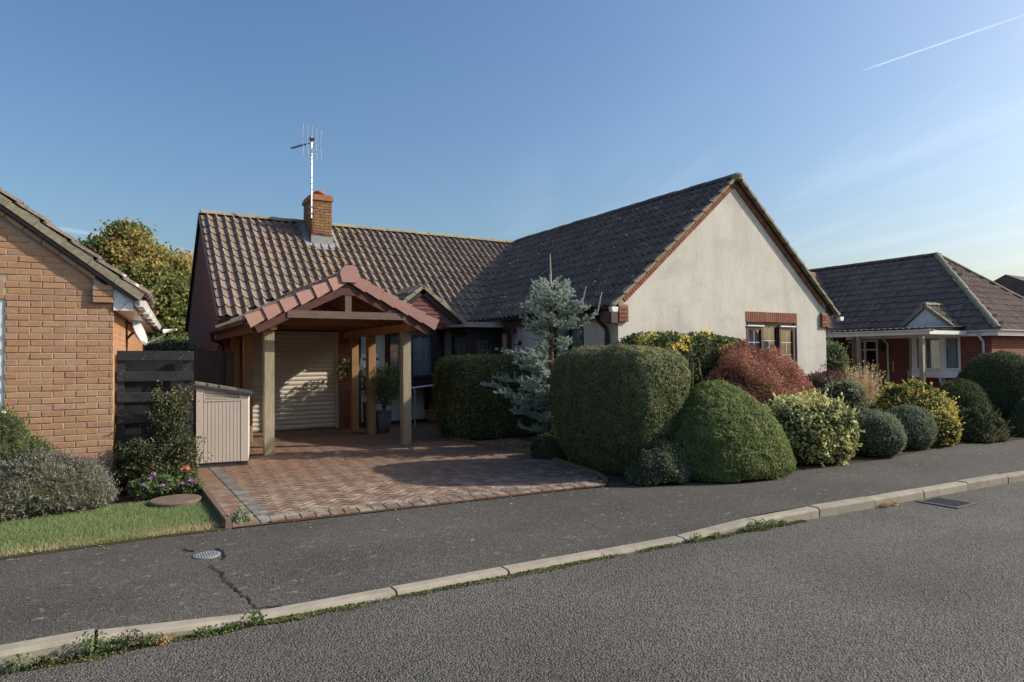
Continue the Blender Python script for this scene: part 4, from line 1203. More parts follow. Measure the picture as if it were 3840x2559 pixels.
# ------------------------------------------------------------------ orange brick house at the lawn
bh = thing('brick_house', 'orange brick gable end of a bungalow beside the front lawn', 'house', (.06, 9.35, 0), rz=R(-5), local=True)
WS = .77
wt = lambda x: 2.33+(.2-x)*WS if x > -4.2 else 2.33+4.4*WS+(x+4.2)*WS
ww = (-2.2, -1.07, 1.06, 2.34)
m = MB()
def bp_(p): m.prism([(x, .006, z) for x, z in p], (0, .22, 0))
bp_([(-1.07, 0), (-.012, 0), (-.012, wt(0)), (-1.07, wt(-1.07))])
bp_([(-2.2, 0), (-1.07, 0), (-1.07, 1.06), (-2.2, 1.06)])
bp_([(-2.2, 2.34), (-1.07, 2.34), (-1.07, wt(-1.07)), (-2.2, wt(-2.2))])
bw_ = m.build('wall', 'mortar', bh)
m = MB(); bp_([(-8.6, 0), (-2.2, 0), (-2.2, wt(-2.2)), (-4.2, wt(-4.2)), (-8.6, wt(-8.6))]); m.build('far_wall', 'brick_orange_tex', bh)
MB().box(-.22, -.004, .095, 8, 0, 2.4).build('side_wall', 'brick_orange_y', bh)
BO = boxm('brick', .215, .09, .065, 'brick_orange')
def skipw(a, b, z):
    if z+.065 > wt((a+b)/2)-.06: return True
    return False
yield_list = []
brickwork(bw_, BO, None, -2.2, -.001, 0, 4.0, 0., skip=skipw, off=.2, clip=lambda z: -1.065 if 1.0 < z < 2.56 else -9, sub=lambda x: x > -1.42)
acc = MB()
for M in yield_list:
    i0 = acc.pts([M @ v.co for v in BO.vertices]); acc.f += [tuple(i0+k for k in p.vertices) for p in BO.polygons]
tag(acc.build('brick_field', 'brick_orange', bw_), kind='stuff')
# soldier course over the window
SO = boxm('brick', .066, .09, .222, 'brick_orange', .003)
for k in range(14): link('brick', SO, bw_, Matrix.Translation((-1.14-k*.0745, 0, 2.343)))
# window
wf = MB()
for b in ((ww[0], ww[1], ww[2], ww[2]+.07), (ww[0], ww[1], ww[3]-.07, ww[3]), (ww[1]-.07, ww[1], ww[2]+.07, ww[3]-.07), (ww[0], ww[0]+.07, ww[2]+.07, ww[3]-.07)): wf.box(b[0], b[1], .016, .09, b[2], b[3])
wo = wf.build('window', 'white_pl', bh)
ws = MB()
for b in ((ww[0]+.08, ww[1]-.075, ww[2]+.075, ww[2]+.13), (ww[0]+.08, ww[1]-.075, ww[3]-.13, ww[3]-.075), (ww[1]-.13, ww[1]-.075, ww[2]+.131, ww[3]-.131)): ws.box(b[0], b[1], .008, .08, b[2], b[3])
ws.build('sash', 'white_pl', wo)
MB().poly([(ww[0]+.07, .08, ww[2]+.1), (ww[1]-.1, .08, ww[2]+.1), (ww[1]-.1, .08, ww[3]-.1), (ww[0]+.07, .08, ww[3]-.1)]).build('pane', 'glass', wo)
MB().box(ww[0], ww[1], .5, .55, .9, 2.4).build('room_back', 'interior', wo)
MB().box(ww[0], ww[1]+.02, -.05, .12, ww[2]-.05, ww[2]-.002).build('window_sill', 'white_pl', wo)
# corbel, verge band, verge stones
cb = MB().prism([(-.205, -.03, 2.325), (-.004, -.03, 2.325), (-.004, -.03, 2.47), (-.205, -.03, 2.62)], (0, .06, 0)).build('corbel', 'mortar', bh)
for k, z in enumerate((2.325, 2.40, 2.475)):
    if k == 1:
        for q in (0, 1): link('brick', BO, cb, Matrix.Translation((-.212+q*.106, -.045, z)) @ Matrix.Scale(.475, 4, (1, 0, 0)))
    else: link('brick', BO, cb, Matrix.Translation((-.212, -.045, z)) @ Matrix.Scale(.97, 4, (1, 0, 0)))
dv = Vector((-1, 0, WS)).normalized(); nv_ = Vector((WS, 0, 1)).normalized()
VB = boxm('brick', .215, .05, .05, 'brick_orange')
for k in range(14):
    p = Vector((-.21, -.03, 2.60))+dv*(k*.222)+dv*.215
    M = Matrix(((-dv.x, 0, nv_.x, p.x), (0, 1, 0, p.y), (-dv.z, 0, nv_.z, p.z), (0, 0, 0, 1)))
    link('brick', VB, cb, M)
rf = MB().prism([(.28, -.06, 2.40), (-4.2, -.06, 2.40+4.48*WS), (-8.7, -.06, 2.40-.02), (-8.7, -.06, 2.30), (-4.2, -.06, 2.30+4.48*WS), (.28, -.06, 2.30)][::-1], (0, 8.3, 0)).build('roof', 'tile_wing', bh)
for k in range(15):
    a = Vector((.30, 0, 2.40))+dv*(k*.335); b = a+dv*.345
    MB().hexa([a-nv_*.045+Vector((0, -.10, 0)), a-nv_*.045+Vector((0, .12, 0)), b-nv_*.045+Vector((0, .12, 0)), b-nv_*.045+Vector((0, -.10, 0)), a+nv_*.045+Vector((0, -.10, 0)), a+nv_*.045+Vector((0, .12, 0)), b+nv_*.03+Vector((0, .12, 0)), b+nv_*.03+Vector((0, -.10, 0))]).build('verge_piece', 'verge', rf)
tile_slope(rf, (.34, -.06, 2.42), (0, 1, 0), (-1, 0, WS), 6, 15, .3, .335, tile_mesh('tile', .3, .4, 'tile_wing', .05), 'tile_wing', lambda q: True, lambda c, r: c < 2)
MB().prism([(.0, -.02, 2.235), (.21, -.02, 2.235), (.21, -.02, 2.36), (.0, -.02, 2.50)], (0, .06, 0)).build('box_end', 'peel', bh)
MB().box(.185, .21, .04, 8, 2.24, 2.40).box(.0, .185, .05, 8, 2.24, 2.255).build('fascia', 'white_pl', bh)
m = MB().prism([(.215, -.04, 2.35), (.235, -.04, 2.29), (.31, -.04, 2.29), (.345, -.04, 2.36), (.33, -.04, 2.36), (.30, -.04, 2.31), (.245, -.04, 2.31), (.23, -.04, 2.35)], (0, 8, 0)); m.build('gutter', 'white_pl', bh)
MB().prism([(.215, -.045, 2.36), (.235, -.045, 2.285), (.31, -.045, 2.285), (.35, -.045, 2.36)], (0, .012, 0)).build('gutter_end', 'white_pl', bh)
for k in range(4): MB().box(.195, .335-.0*k, .9+k*1.1, .93+k*1.1, 2.26, 2.37).build('gutter_bracket', 'white_pl', bh)

# satellite dish
sd = thing('satellite_dish', 'grey satellite dish on the side wall of the orange brick house', 'satellite dish', (.26, 11.5, 2.0))
ax_ = Vector((.86, -.30, .35)).normalized(); sx_ = ax_.cross(Vector((0, 0, 1))).normalized(); sz_ = sx_.cross(ax_)
c0 = Vector((.42, 11.45, 2.08)); m = MB(); rings = []
for r, dd in ((.0, -.06), (.08, -.055), (.16, -.035), (.225, -.008), (.235, 0), (.235, -.012), (.15, -.052), (.02, -.072)):
    rings.append(m.pts([c0+sx_*(r*.95*math.cos(t))+sz_*(r*math.sin(t))+ax_*dd for t in [6.2832*i/24 for i in range(24)]]))
for a, b in zip(rings, rings[1:]):
    for i in range(24): m.f.append((a+i, a+(i+1) % 24, b+(i+1) % 24, b+i))
m.build('dish', 'dish', sd, True)
MB().tube([c0-sz_*.22, c0-sz_*.22+ax_*.27+Vector((0, 0, .04))], .012, 6).build('arm', 'dish', sd)
q = c0+ax_*.30-sz_*.13
MB().tube([q, q+ax_*.10-sz_*.02, q+ax_*.18-sz_*.035], [.035, .024, .02], 10).build('receiver', 'white_pl', sd, True)
MB().tube([c0-ax_*.07, c0-ax_*.12, Vector((.24, 11.5, 1.95))], .018, 6).build('bracket', 'iron', sd)

# ------------------------------------------------------------------ black fence panel
ee = Vector((math.cos(R(5)), -math.sin(R(5)), -.012)); en = Vector((math.sin(R(5)), math.cos(R(5)), 0))
fo = Vector((.10, 9.60, 0))
fe = thing('slat_fence', 'black painted fence panel of wide horizontal boards by the brick house', 'fence', (.5, 9.58, 0))
def fbox(m, s0, s1, z0, z1, d0, d1):
    P = lambda s, d, z: fo+ee*s+en*d+Vector((0, 0, z))
    return m.hexa([P(s0, d0, z0), P(s1, d0, z0), P(s1, d1, z0), P(s0, d1, z0), P(s0, d0, z1), P(s1, d0, z1), P(s1, d1, z1), P(s0, d1, z1)])
for k in range(7): fbox(MB(), -.0, .86, 1.625-k*.262, 1.75-k*.262, -.025, 0).build('board', 'blackfence', fe, bevel=.004)
for k in range(6): fbox(MB(), -.0, .86, 1.45-k*.262, 1.66-k*.262, .16+.02*(k % 2), .178+.02*(k % 2)).build('rear_board', 'black', fe)  # deeper black than the front boards, adds shade to the gaps by colour
for s0 in (-.01, .74): fbox(MB(), s0, s0+.095, 0, 1.70, .001, .089).build('post', 'blackfence', fe)

# dark side gate between the fence and the garage
sg_ = thing('side_gate', 'dark weathered timber side gate beside the garage', 'gate', (1.6, 13.2, 0))
for k in range(9): MB().box(.95+k*.118, .95+k*.118+.112, 13.2, 13.22, .05, 1.80+.0*k).build('board', 'brown_fr', sg_)
for z in (.3, 1.5): MB().box(.95, 2.0, 13.221, 13.26, z, z+.1).build('rail', 'brown_fr', sg_)
MB().box(1.86, 1.96, 13.1, 13.199, 0, 1.85).build('post', 'brown_fr', sg_)
wb = thing('water_butt', 'dark plastic water butt beside the garage downpipe', 'water butt', (1.84, 14.75, 0))
MB().lathe([(.19, .0), (.21, .1), (.22, .7), (.2, 1.12)], (1.84, 14.75, 0), 18).build('barrel', 'shed_dark', wb, True)
MB().lathe([(.215, 1.12), (.2, 1.18), (.1, 1.26), (.02, 1.28)], (1.84, 14.75, 0), 18).build('lid', 'shed_dark', wb, True)

# ------------------------------------------------------------------ beige storage box
sb = thing('storage_box', 'beige plastic storage shed with sloping dark lid beside the driveway', 'storage box', (1.13, 10.84, 0), rz=R(-11), local=True)
w_, d_ = .715, 1.2
zb = lambda x: 1.215-x*.20
m = MB().prism([(0, 0, .085), (w_, 0, .085), (w_, 0, zb(w_)), (0, 0, zb(0))], (0, d_, 0)); m.build('body', 'shed', sb)
MB().box(.004, w_-.004, .004, d_-.004, 0, .085).build('base', 'shed_dark', sb)
m = MB().prism([(-.06, -.035, zb(-.06)+.003), (w_+.045, -.035, zb(w_+.045)+.003), (w_+.045, -.035, zb(w_+.045)+.05), (-.06, -.035, zb(-.06)+.045)], (0, d_+.07, 0)); m.build('lid', 'shed_dark', sb)
for k in range(10): MB().box(.105+k*.051, .105+k*.051+.044, -.012, .001, .095, 1.00).build('panel_strip', 'shed', sb)
MB().prism([(0.0, -.016, .09), (.095, -.016, .09), (.095, -.016, zb(.095)-.004), (0, -.016, zb(0)-.004)], (0, .017, 0)).build('corner_panel', 'shed', sb)
MB().prism([(w_-.10, -.016, .09), (w_+.001, -.016, .09), (w_+.001, -.016, zb(w_)-.004), (w_-.10, -.016, zb(w_-.1)-.004)], (0, .017, 0)).build('corner_panel', 'shed', sb)
for k in range(4): MB().hexa([(.125, -.014, 1.035+k*.022), (.59, -.014, 1.035+k*.022), (.59, .001, 1.045+k*.022), (.125, .001, 1.045+k*.022), (.125, -.014, 1.040+k*.022), (.59, -.014, 1.04+k*.022), (.59, .001, 1.052+k*.022), (.125, .001, 1.052+k*.022)]).build('louvre', 'shed', sb)
MB().box(.10, .61, -.018, .001, 1.005, 1.028).box(.10, .122, -.018, .001, 1.029, 1.125).box(.592, .613, -.018, .001, 1.029, 1.09).build('vent_frame', 'shed', sb)
MB().box(.123, .591, -.004, .002, 1.03, 1.12).build('vent_dark', 'shed_dark', sb)
for i, (x0, x1, nm) in enumerate(((.0, .14, 'pale'), (.17, .30, 'mossy'), (.33, .56, 'long'))):
    o = MB().hexa([(1.13+x0, 10.95-x0*.19, zb(x0)+.048), (1.13+x1, 10.95-x1*.19, zb(x1)+.048), (1.13+x1, 11.12-x1*.19, zb(x1)+.048), (1.13+x0, 11.12-x0*.19, zb(x0)+.048), (1.135+x0, 10.95-x0*.19, zb(x0)+.085), (1.13+x1, 10.95-x1*.19, zb(x1)+.085), (1.13+x1, 11.12-x1*.19, zb(x1)+.09), (1.13+x0, 11.12-x0*.19, zb(x0)+.09)]).build('stone_slab', 'verge')
    tag(o, nm+' broken paving stone lying on the lid of the storage shed', 'stone', 'stones on the storage shed lid')

# ------------------------------------------------------------------ small things by the front door
lamp = thing('wall_lantern', 'black carriage lantern on the shaded render wall by the porch', 'lamp', (8.17, 12.95, 2.0))
MB().tube([(8.165, 12.95, 1.95), (8.15, 12.95, 1.95)], .06, 12).build('wall_plate', 'black', lamp)
MB().tube([(8.15, 12.95, 1.94), (8.05, 12.95, 1.90), (7.99, 12.95, 1.95), (7.99, 12.95, 2.0)], .012, 6).build('arm', 'black', lamp)
MB().lathe([(.04, 2.0), (.075, 2.18), (.072, 2.185), (.038, 2.01)], (7.99, 12.95, 0), 6).build('lantern_glass', 'glass', lamp)
for k in range(6): a = k*math.pi/3; MB().tube([(7.99+.04*math.cos(a), 12.95+.04*math.sin(a), 2.0), (7.99+.075*math.cos(a), 12.95+.075*math.sin(a), 2.18)], .006, 4).build('lantern_bar', 'black', lamp)
MB().lathe([(.085, 2.18), (.05, 2.23), (.02, 2.26), (.015, 2.31), (.004, 2.32)], (7.99, 12.95, 0), 8).build('lantern_top', 'black', lamp)
MB().tube([(7.99, 12.95, 2.0), (7.99, 12.95, 1.72)], .010, 6).build('lantern_tail', 'black', lamp)

rail = thing('handrail', 'white metal handrail beside the ramp to the front door', 'handrail', (6.22, 14.6, 0))
MB().tube([(5.95, 14.55, .92), (6.22, 14.6, .93), (7.0, 14.55, 1.0), (7.6, 14.4, 1.05)], .02, 8).build('rail', 'white_pl', rail)
for x, z in ((6.22, .93), (7.0, 1.0)): MB().tube([(x, 14.58, .02), (x, 14.58, z)], .017, 8).build('post', 'steel', rail); MB().lathe([(.05, .02), (.05, .035)], (x, 14.58, 0), 12).build('foot', 'steel', rail)

sign = thing('sign', 'white sign with dark red lettering on the render wall behind the oak post', 'sign', (5.4, 15.38, 1.6))
MB().box(5.17, 5.62, 15.375, 15.395, 1.42, 1.74).build('board', 'white_pl', sign)
for tx, x, sz in (('MU', 5.225, .085), ('SIM', 5.475, .085)):
    cu = bpy.data.curves.new('lettering', 'FONT'); cu.body = tx; cu.size = sz*1.2; cu.extrude = .002; cu.offset = .002
    cu.materials.append(MAT['letter'])
    tmp = bpy.data.objects.new('lettering', cu); me = bpy.data.meshes.new_from_object(tmp); bpy.data.objects.remove(tmp); bpy.data.curves.remove(cu)
    o = link('lettering', me, sign, Matrix.Translation((x, 15.372, 1.585)) @ Matrix.Rotation(R(90), 4, 'X'))
MB().box(5.48, 5.55, 15.371, 15.3745, 1.515, 1.53).build('printed_line', 'letter', sign)


def pot(name, label, loc, prof, mat, group=None):
    t = thing(name, label, 'plant pot', loc, group)
    MB().lathe(prof, loc, 24).build('pot', mat, t, True)
    MB().lathe([(prof[-1][0]*.92, prof[-1][1]-.04), (prof[-1][0]*.92, prof[-1][1]-.03)], loc, 20).build('compost', 'soil', t)
    return t


pot('plant_pot', 'tall blue glazed pot holding a pointed-leaf shrub by the oak posts', (5.08, 13.62, .02), [(.13, 0), (.16, .2), (.185, .42), (.185, .46), (.2, .465), (.2, .49)], 'glaze')
pot('plant_pot', 'squat terracotta pot standing by the render wall', (7.0, 15.15, .02), [(.16, 0), (.21, .08), (.23, .2), (.21, .27), (.23, .28), (.23, .32)], 'terracotta')
pot('plant_pot', 'black plastic pot at the foot of the porch', (7.75, 15.0, .02), [(.12, 0), (.16, .28), (.17, .3)], 'black')
pot('plant_pot', 'dark blue tall pot beside the black downpipe', (5.24, 14.95, .02), [(.12, 0), (.15, .3), (.16, .55), (.17, .56), (.17, .6)], 'glaze')

wd = thing('stepping_stone', 'round brown textured slab at the lawn corner', 'paving slab', (.66, 8.38, 0))
MB().lathe([(.262, .0), (.27, .05), (.255, .062), (.02, .066)], (.66, 8.36, 0), 30).build('slab', 'edging', wd)

# ------------------------------------------------------------------ the neighbouring bungalow
nh = thing('neighbour_bungalow', 'red brick bungalow with hipped brown roof and white bay window', 'house', (26, 12, 0))
NX, NY, NE, NR = 24.7, 10.2, 2.33, 5.45
m = MB()
m.box(NX, NX+.2, NY+.2, 13.95, 0, 2.27).box(NX, NX+.2, 14.95, 15.2, 0, 2.27)
m.build('side_wall', 'brick_red_y', nh)
MB().box(NX, 31.0, NY, NY+.2, 0, 2.27).build('front_wall', 'brick_red_x', nh)
MB().box(18.5, NX, 15.2, 15.4, 0, 2.27).build('rear_wall', 'brick_red_x', nh)
MB().box(NX+.21, NX+.25, NY+.3, 15, 0, 2.2).build('inner_wall', 'interior', nh)
nrf = MB()
ex, ey, rx_, hy = NX-.35, NY-.35, 27.75, NY-.35+3.4
P = dict(a=(ex, ey, NE), b=(31.15, ey, NE), h=(rx_, hy, NR), r=(rx_, 18.3, NR), c=(ex, 15.0, NE), d=(31.15, 21, NE), e=(ex, 21, NE))
nrf.poly([P['a'], P['b'], P['h']]).poly([P['a'], P['h'], (rx_, 21, NR), P['e']]).poly([P['b'], P['d'], (rx_, 21, NR), P['h']])
nrf.poly([(18, 14.9, NE), (27.7, 14.9, NE), (27.7, 18.2, NR-.1), (18, 18.2, NR-.1)]).poly([(18, 21.5, NE), (27.7, 21.5, NE), (27.7, 18.2, NR-.1), (18, 18.2, NR-.1)])
nro = nrf.build('roof', 'tile_neighbour', nh)
NT_ = tile_mesh('tile', .3, .41, 'tile_neighbour', .035, .75, 7, .2)
ls = Vector((rx_-ex, 0, NR-NE)); ln_ = ls.length; rowsn = 13
keepL = lambda q: q.y > ey+(q.x-ex)-.05 and q.y < 21
tile_slope(nro, (ex, 20.6, NE+.02), (0, -1, 0), ls, 36, rowsn, .3, ln_/rowsn, NT_, 'tile_neighbour', keepL, lambda c, r: c >= 20)
fs_ = Vector((0, hy-ey, NR-NE))
keepF = lambda q: q.x > ex+(q.y-ey)-.05 and q.x < 31.15-(q.y-ey)+.05
tile_slope(nro, (ex, ey, NE+.02), (1, 0, 0), fs_, 23, rowsn, .3, fs_.length/rowsn, NT_, 'tile_neighbour', keepF, lambda c, r: False)
tile_slope(nro, (18, 14.9, NE+.02), (1, 0, 0), (0, 3.3, NR-.1-NE), 28, 13, .3, .345, NT_, 'tile_neighbour', lambda q: q.x < ex+(q.y-14.9)+.3, lambda c, r: False)
ridge(nro, (rx_, hy, NR+.05), (rx_, 20.5, NR+.05), 16, 'tile_neighbour', .13)
ridge(nro, (ex, ey, NE+.08), (rx_, hy, NR+.06), 13, 'verge', .12, 'hip_tile')
ridge(nro, (31.15, ey, NE+.08), (rx_, hy, NR+.06), 13, 'verge', .12, 'hip_tile')
for b in ((ex+.03, ex+.06, ey+.062, 15.0), (ex+.03, 31.1, ey+.03, ey+.06)): MB().box(*b, 2.17, 2.33).build('fascia', 'white_pl', nh)
for b in ((ex+.061, NX, ey+.36, 15, 2.26, 2.28), (ex+.1, 31, ey+.061, NY, 2.262, 2.282)): MB().box(*b).build('soffit', 'white_pl', nh)
gutter(nh, (ex-.03, 15, 2.36), (ex-.03, ey-.03, 2.36), .06, 'white_pl'); gutter(nh, (ex-.03, ey-.03, 2.36), (31.2, ey-.03, 2.36), .06, 'white_pl')
for y in (10.42, 13.55): MB().tube([(ex-.03, y, 2.3), (ex-.03, y, 2.2), (NX-.05, y, 1.98), (NX-.05, y, 0)], .04, 8).build('downpipe', 'white_pl', nh, True)
# white bay on the side wall
fB = [(NX, 12.82), (24.3, 12.45), (24.3, 11.5), (NX, 11.1)]
m = MB().prism([(x, y, .78) for x, y in [(NX, 12.9), (24.22, 12.5), (24.22, 11.42), (NX, 11.0)]], (0, 0, .24))
bo = m.build('bay_window', 'white_pl', nh)
MB().prism([(x, y, 2.2) for x, y in fB], (0, 0, .1)).build('bay_head', 'white_pl', bo)
for (x0, y0), (x1, y1) in zip(fB, fB[1:]):
    L = math.hypot(x1-x0, y1-y0); f = plane_fn((x0, y0, 0), (x1-x0, y1-y0, 0))
    light(bo, f, .03, L-.03, 1.03, 2.2, .07, 0, 'white_pl', (1, 1))
for x, y in fB[1:3]: MB().box(x-.03, x+.05, y-.05, y+.05, 1.02, 2.2).build('corner_post', 'white_pl', bo)
MB().box(24.26, 24.3, 11.5, 12.45, .9, .93).build('bay_trim', 'white_pl', bo)
for y in (11.6, 12.4): MB().prism([(NX, y, .78), (NX, y, .25), (NX-.07, y, .25), (24.34, y, .70), (24.34, y, .78)], (0, .07, 0)).build('bracket', 'white_pl', bo)
# little white gable over the bay
gy0, gy1, gz0, gz1 = 10.98, 12.95, 2.40, 3.25
bgo = MB().prism([(24.18, gy0+.1, 2.18), (24.18, gy1-.1, 2.18), (24.18, gy1-.1, gz0), (24.18, (gy0+gy1)/2, gz1-.08), (24.18, gy0+.1, gz0)], (.06, 0, 0)).build('bay_gable', 'white_pl', nh)
for y in (gy0, gy1):
    a = Vector((24.1, y, gz0)); b = Vector((24.1, (gy0+gy1)/2, gz1)); d = (b-a).normalized(); n_ = Vector((0, -d.z, d.y)) if y == gy0 else Vector((0, d.z, -d.y))
    X = lambda v: Vector((v, 0, 0))
    MB().hexa([a, b, b+X(1.1), a+X(.45), a+n_*.05, b+n_*.05, b+n_*.05+X(1.1), a+n_*.05+X(.45)]).build('gable_slope', 'tile_neighbour', bgo)
    MB().hexa([a-n_*.05-X(.04), b-n_*.05-X(.04), b-n_*.05+X(.08), a-n_*.05+X(.08), a+n_*.07-X(.04), b+n_*.07-X(.04), b+n_*.07+X(.08), a+n_*.07+X(.08)]).build('verge_strip', 'verge', bgo)
    if y == gy0: tile_slope(bgo, a+n_*.04, (1, 0, 0), b-a, 4, 4, .3, (b-a).length/4, NT_, 'tile_neighbour', lambda q: True, lambda c, r: False)
ridge(bgo, (24.06, (gy0+gy1)/2, gz1+.08), (25.2, (gy0+gy1)/2, gz1+.08), 3, 'verge', .11)
# entrance door and lamp
fD = plane_fn((NX, 14.95, 0), (0, -1, 0))
do = frame_of(fD, 0, 1.0, .02, 2.15, .07, -.08, 0).build('entrance_door', 'white_pl', nh)
slab(MB(), fD, .07, .93, .09, .9, -.05, -.03).build('door_panel', 'white_pl', do)
slab(MB(), fD, .45, .53, .9, 2.08, -.06, -.01).build('mullion', 'white_pl', do); slab(MB(), fD, .07, .93, 1.75, 1.81, -.058, -.008).build('transom', 'white_pl', do)
slab(MB(), fD, .07, .93, .9, 2.08, -.045, -.041).build('pane', 'glass', do)
nl_ = thing('wall_lantern', 'dark lantern on the red brick wall of the neighbouring bungalow', 'lamp', (NX, 13.76, 1.9))
MB().box(NX-.02, NX, 13.72, 13.80, 1.82, 1.98).build('wall_plate', 'black', nl_)
MB().lathe([(.05, 1.72), (.08, 1.78), (.085, 1.92), (.05, 2.0), (.01, 2.03)], (NX-.1, 13.76, 0), 8).build('lantern', 'black', nl_)
gr_ = thing('grab_rail', 'short white vertical grab rail on the red brick wall', 'grab rail', (NX, 13.37, 1.1))
MB().tube([(NX, 13.37, .98), (NX-.05, 13.37, 1.0), (NX-.05, 13.37, 1.3), (NX, 13.37, 1.32)], .02, 6).build('rail', 'white_pl', gr_)
# canopy on posts
cn = thing('entrance_canopy', 'flat white-edged canopy on timber posts before the neighbouring bungalow', 'canopy', (22.4, 12.5, 0))
for b in ((21.95, 22.0, 10.75, 14.6, 2.22, 2.38), (22.002, NX-.4, 10.75, 10.80, 2.22, 2.34)): MB().box(*b).build('fascia', 'white_pl', cn)
gutter(cn, (21.9, 14.6, 2.40), (21.9, 10.6, 2.36), .06, 'white_pl')
cor = MB(); A = []; B = []
for k in range(81): y = 10.78+k*3.9/80; z = .018*math.sin(k*1.57); A.append((21.85, y, 2.43+z)); B.append((24.5, y, 2.50+z))
i = cor.pts(A); j = cor.pts(B)
for k in range(80): cor.f.append((i+k, i+k+1, j+k+1, j+k))
cor.build('corrugated_roof', 'shed_dark', cn)
for x, y in ((22.05, 13.1), (22.05, 11.05), (24.0, 14.4)): MB().box(x-.06, x+.06, y-.06, y+.06, 0, 2.3).build('post', 'grey_wood', cn)

# a further roof beyond
th = thing('far_bungalow', 'dark tiled roof of a further bungalow beyond the hipped roof', 'house', (42, 15, 0))
MB().box(38.6, 46, 9.5, 20.5, 0, 2.4).build('wall', 'brick_red_y', th)
MB().prism([(38, 9.0, 2.4), (38, 15, 5.5), (38, 21, 2.4)], (9, 0, 0)).build('roof', 'tile_wing', th)

# bungalows across the road, behind the viewer: the windows reflect them
MAT['roof_far'] = plain('red_brown_roof', (.22, .10, .07), (.17, .085, .065), 3, .9, .1, .4, 8)
for k, (hx, hy, wm, lb) in enumerate(((7, -20, 'render', 'cream rendered bungalow with red roof across the road from the driveway'), (27, -22, 'brick_red_x', 'red brick bungalow with red roof across the road from the clipped domes'), (47, -25, 'brick_orange_tex', 'orange brick bungalow with red roof across the road from the neighbouring house'))):
    t = thing('opposite_bungalow', lb, 'house', (hx, hy, 0))
    MB().box(hx-6.5, hx+6.5, hy-3.5, hy+3.5, -.1, 2.5).build('wall', wm, t)
    MB().prism([(hx-6.8, hy-3.9, 2.4), (hx-6.8, hy+3.9, 2.4), (hx-6.8, hy, 5.4)], (13.6, 0, 0)).build('roof', 'roof_far', t)
    for q in range(3):
        w = MB().box(hx-4.6+q*3.8, hx-3.0+q*3.8, hy+3.5, hy+3.55, 1.0, 2.2).build('window', 'white_pl', t)
        MB().poly([(hx-4.5+q*3.8, hy+3.56, 1.1), (hx-3.1+q*3.8, hy+3.56, 1.1), (hx-3.1+q*3.8, hy+3.56, 2.1), (hx-4.5+q*3.8, hy+3.56, 2.1)]).build('pane', 'interior', w)

# ------------------------------------------------------------------ plants
def surf_grid(c, rx, ry, h, prof, sq=2., rot=0., drift=(0, 0), namp=.04, nsc=3., seed=1, nt=26, nth=44, fine=0.):
    pt = np.array([p[0] for p in prof]); ps = np.array([p[1] for p in prof])
    seg = np.concatenate([[0], np.cumsum(np.hypot(np.diff(pt)*h, np.diff(ps)*rx))]); u = np.linspace(0, seg[-1], nt)
    t = np.interp(u, seg, pt); s = np.interp(u, seg, ps)
    th = np.linspace(0, 2*np.pi, nth+1)
    C, S = np.cos(th), np.sin(th); k = (np.abs(C)**sq+np.abs(S)**sq)**(-1/sq)
    X = s[:, None]*(C*k)[None]*rx; Y = s[:, None]*(S*k)[None]*ry; Z = np.repeat((t*h)[:, None], nth+1, 1)
    X = X+drift[0]*t[:, None]; Y = Y+drift[1]*t[:, None]
    ca, sa = math.cos(rot), math.sin(rot)
    G = np.stack([X*ca-Y*sa, X*sa+Y*ca, Z], -1)
    ctr = np.array([drift[0]*.5, drift[1]*.5, h*.45])
    D = unit(G-ctr)
    q = G.reshape(-1, 3)*nsc
    nz = (vnoise(q, seed)-.5)*2+(vnoise(q*2.3, seed+1)-.5)
    if fine: nz = nz+((vnoise(q/nsc*13, seed+5)-.5)*2+(vnoise(q/nsc*27, seed+6)-.5))*fine/namp
    G = G+D*(nz*namp).reshape(G.shape[0], -1, 1)
    G[:, -1] = G[:, 0]
    G[..., 2] = np.maximum(G[..., 2], 0)
    return G+np.array([c[0], c[1], c[2] if len(c) > 2 else .02])


def grid_sample(G, n):
    a, b, c, d = G[:-1, :-1], G[:-1, 1:], G[1:, 1:], G[1:, :-1]
    nr = np.cross(c-a, d-b); ar = np.linalg.norm(nr, axis=-1)/2
    w = ar.ravel()/ar.sum(); idx = rng.choice(len(w), n, p=w)
    u, v = rng.random(n)[:, None], rng.random(n)[:, None]
    A, B, Cc, Dd = (q.reshape(-1, 3)[idx] for q in (a, b, c, d))
    P = A*(1-u)*(1-v)+B*u*(1-v)+Cc*u*v+Dd*(1-u)*v
    N = unit(nr.reshape(-1, 3)[idx])
    ctr = G.reshape(-1, 3).mean(0)
    sgn = np.sign(np.sum(N*(P-ctr), 1, keepdims=True)); sgn[sgn == 0] = 1
    return P, N*sgn


def grid_mesh(name, G, mat):
    m = MB(); nt, nh = G.shape[:2]; m.pts(G.reshape(-1, 3))
    for i in range(nt-1):
        for j in range(nh-1): m.f.append((i*nh+j, i*nh+j+1, (i+1)*nh+j+1, (i+1)*nh+j))
    return m.mesh(name, mat, True)


DOME = [(0, .86), (.12, .97), (.3, 1.0), (.5, .93), (.7, .76), (.85, .55), (.95, .32), (1, 0)]
BALL = [(0, .62), (.1, .80), (.25, .95), (.45, 1.0), (.65, .92), (.82, .70), (.94, .40), (1, 0)]
BLOCK = [(0, .70), (.08, .80), (.25, .92), (.5, 1.0), (.74, 1.0), (.87, .95), (.94, .84), (.983, .58), (1, 0)]
MOUND = [(0, 1), (.2, .98), (.45, .88), (.7, .66), (.88, .40), (1, 0)]


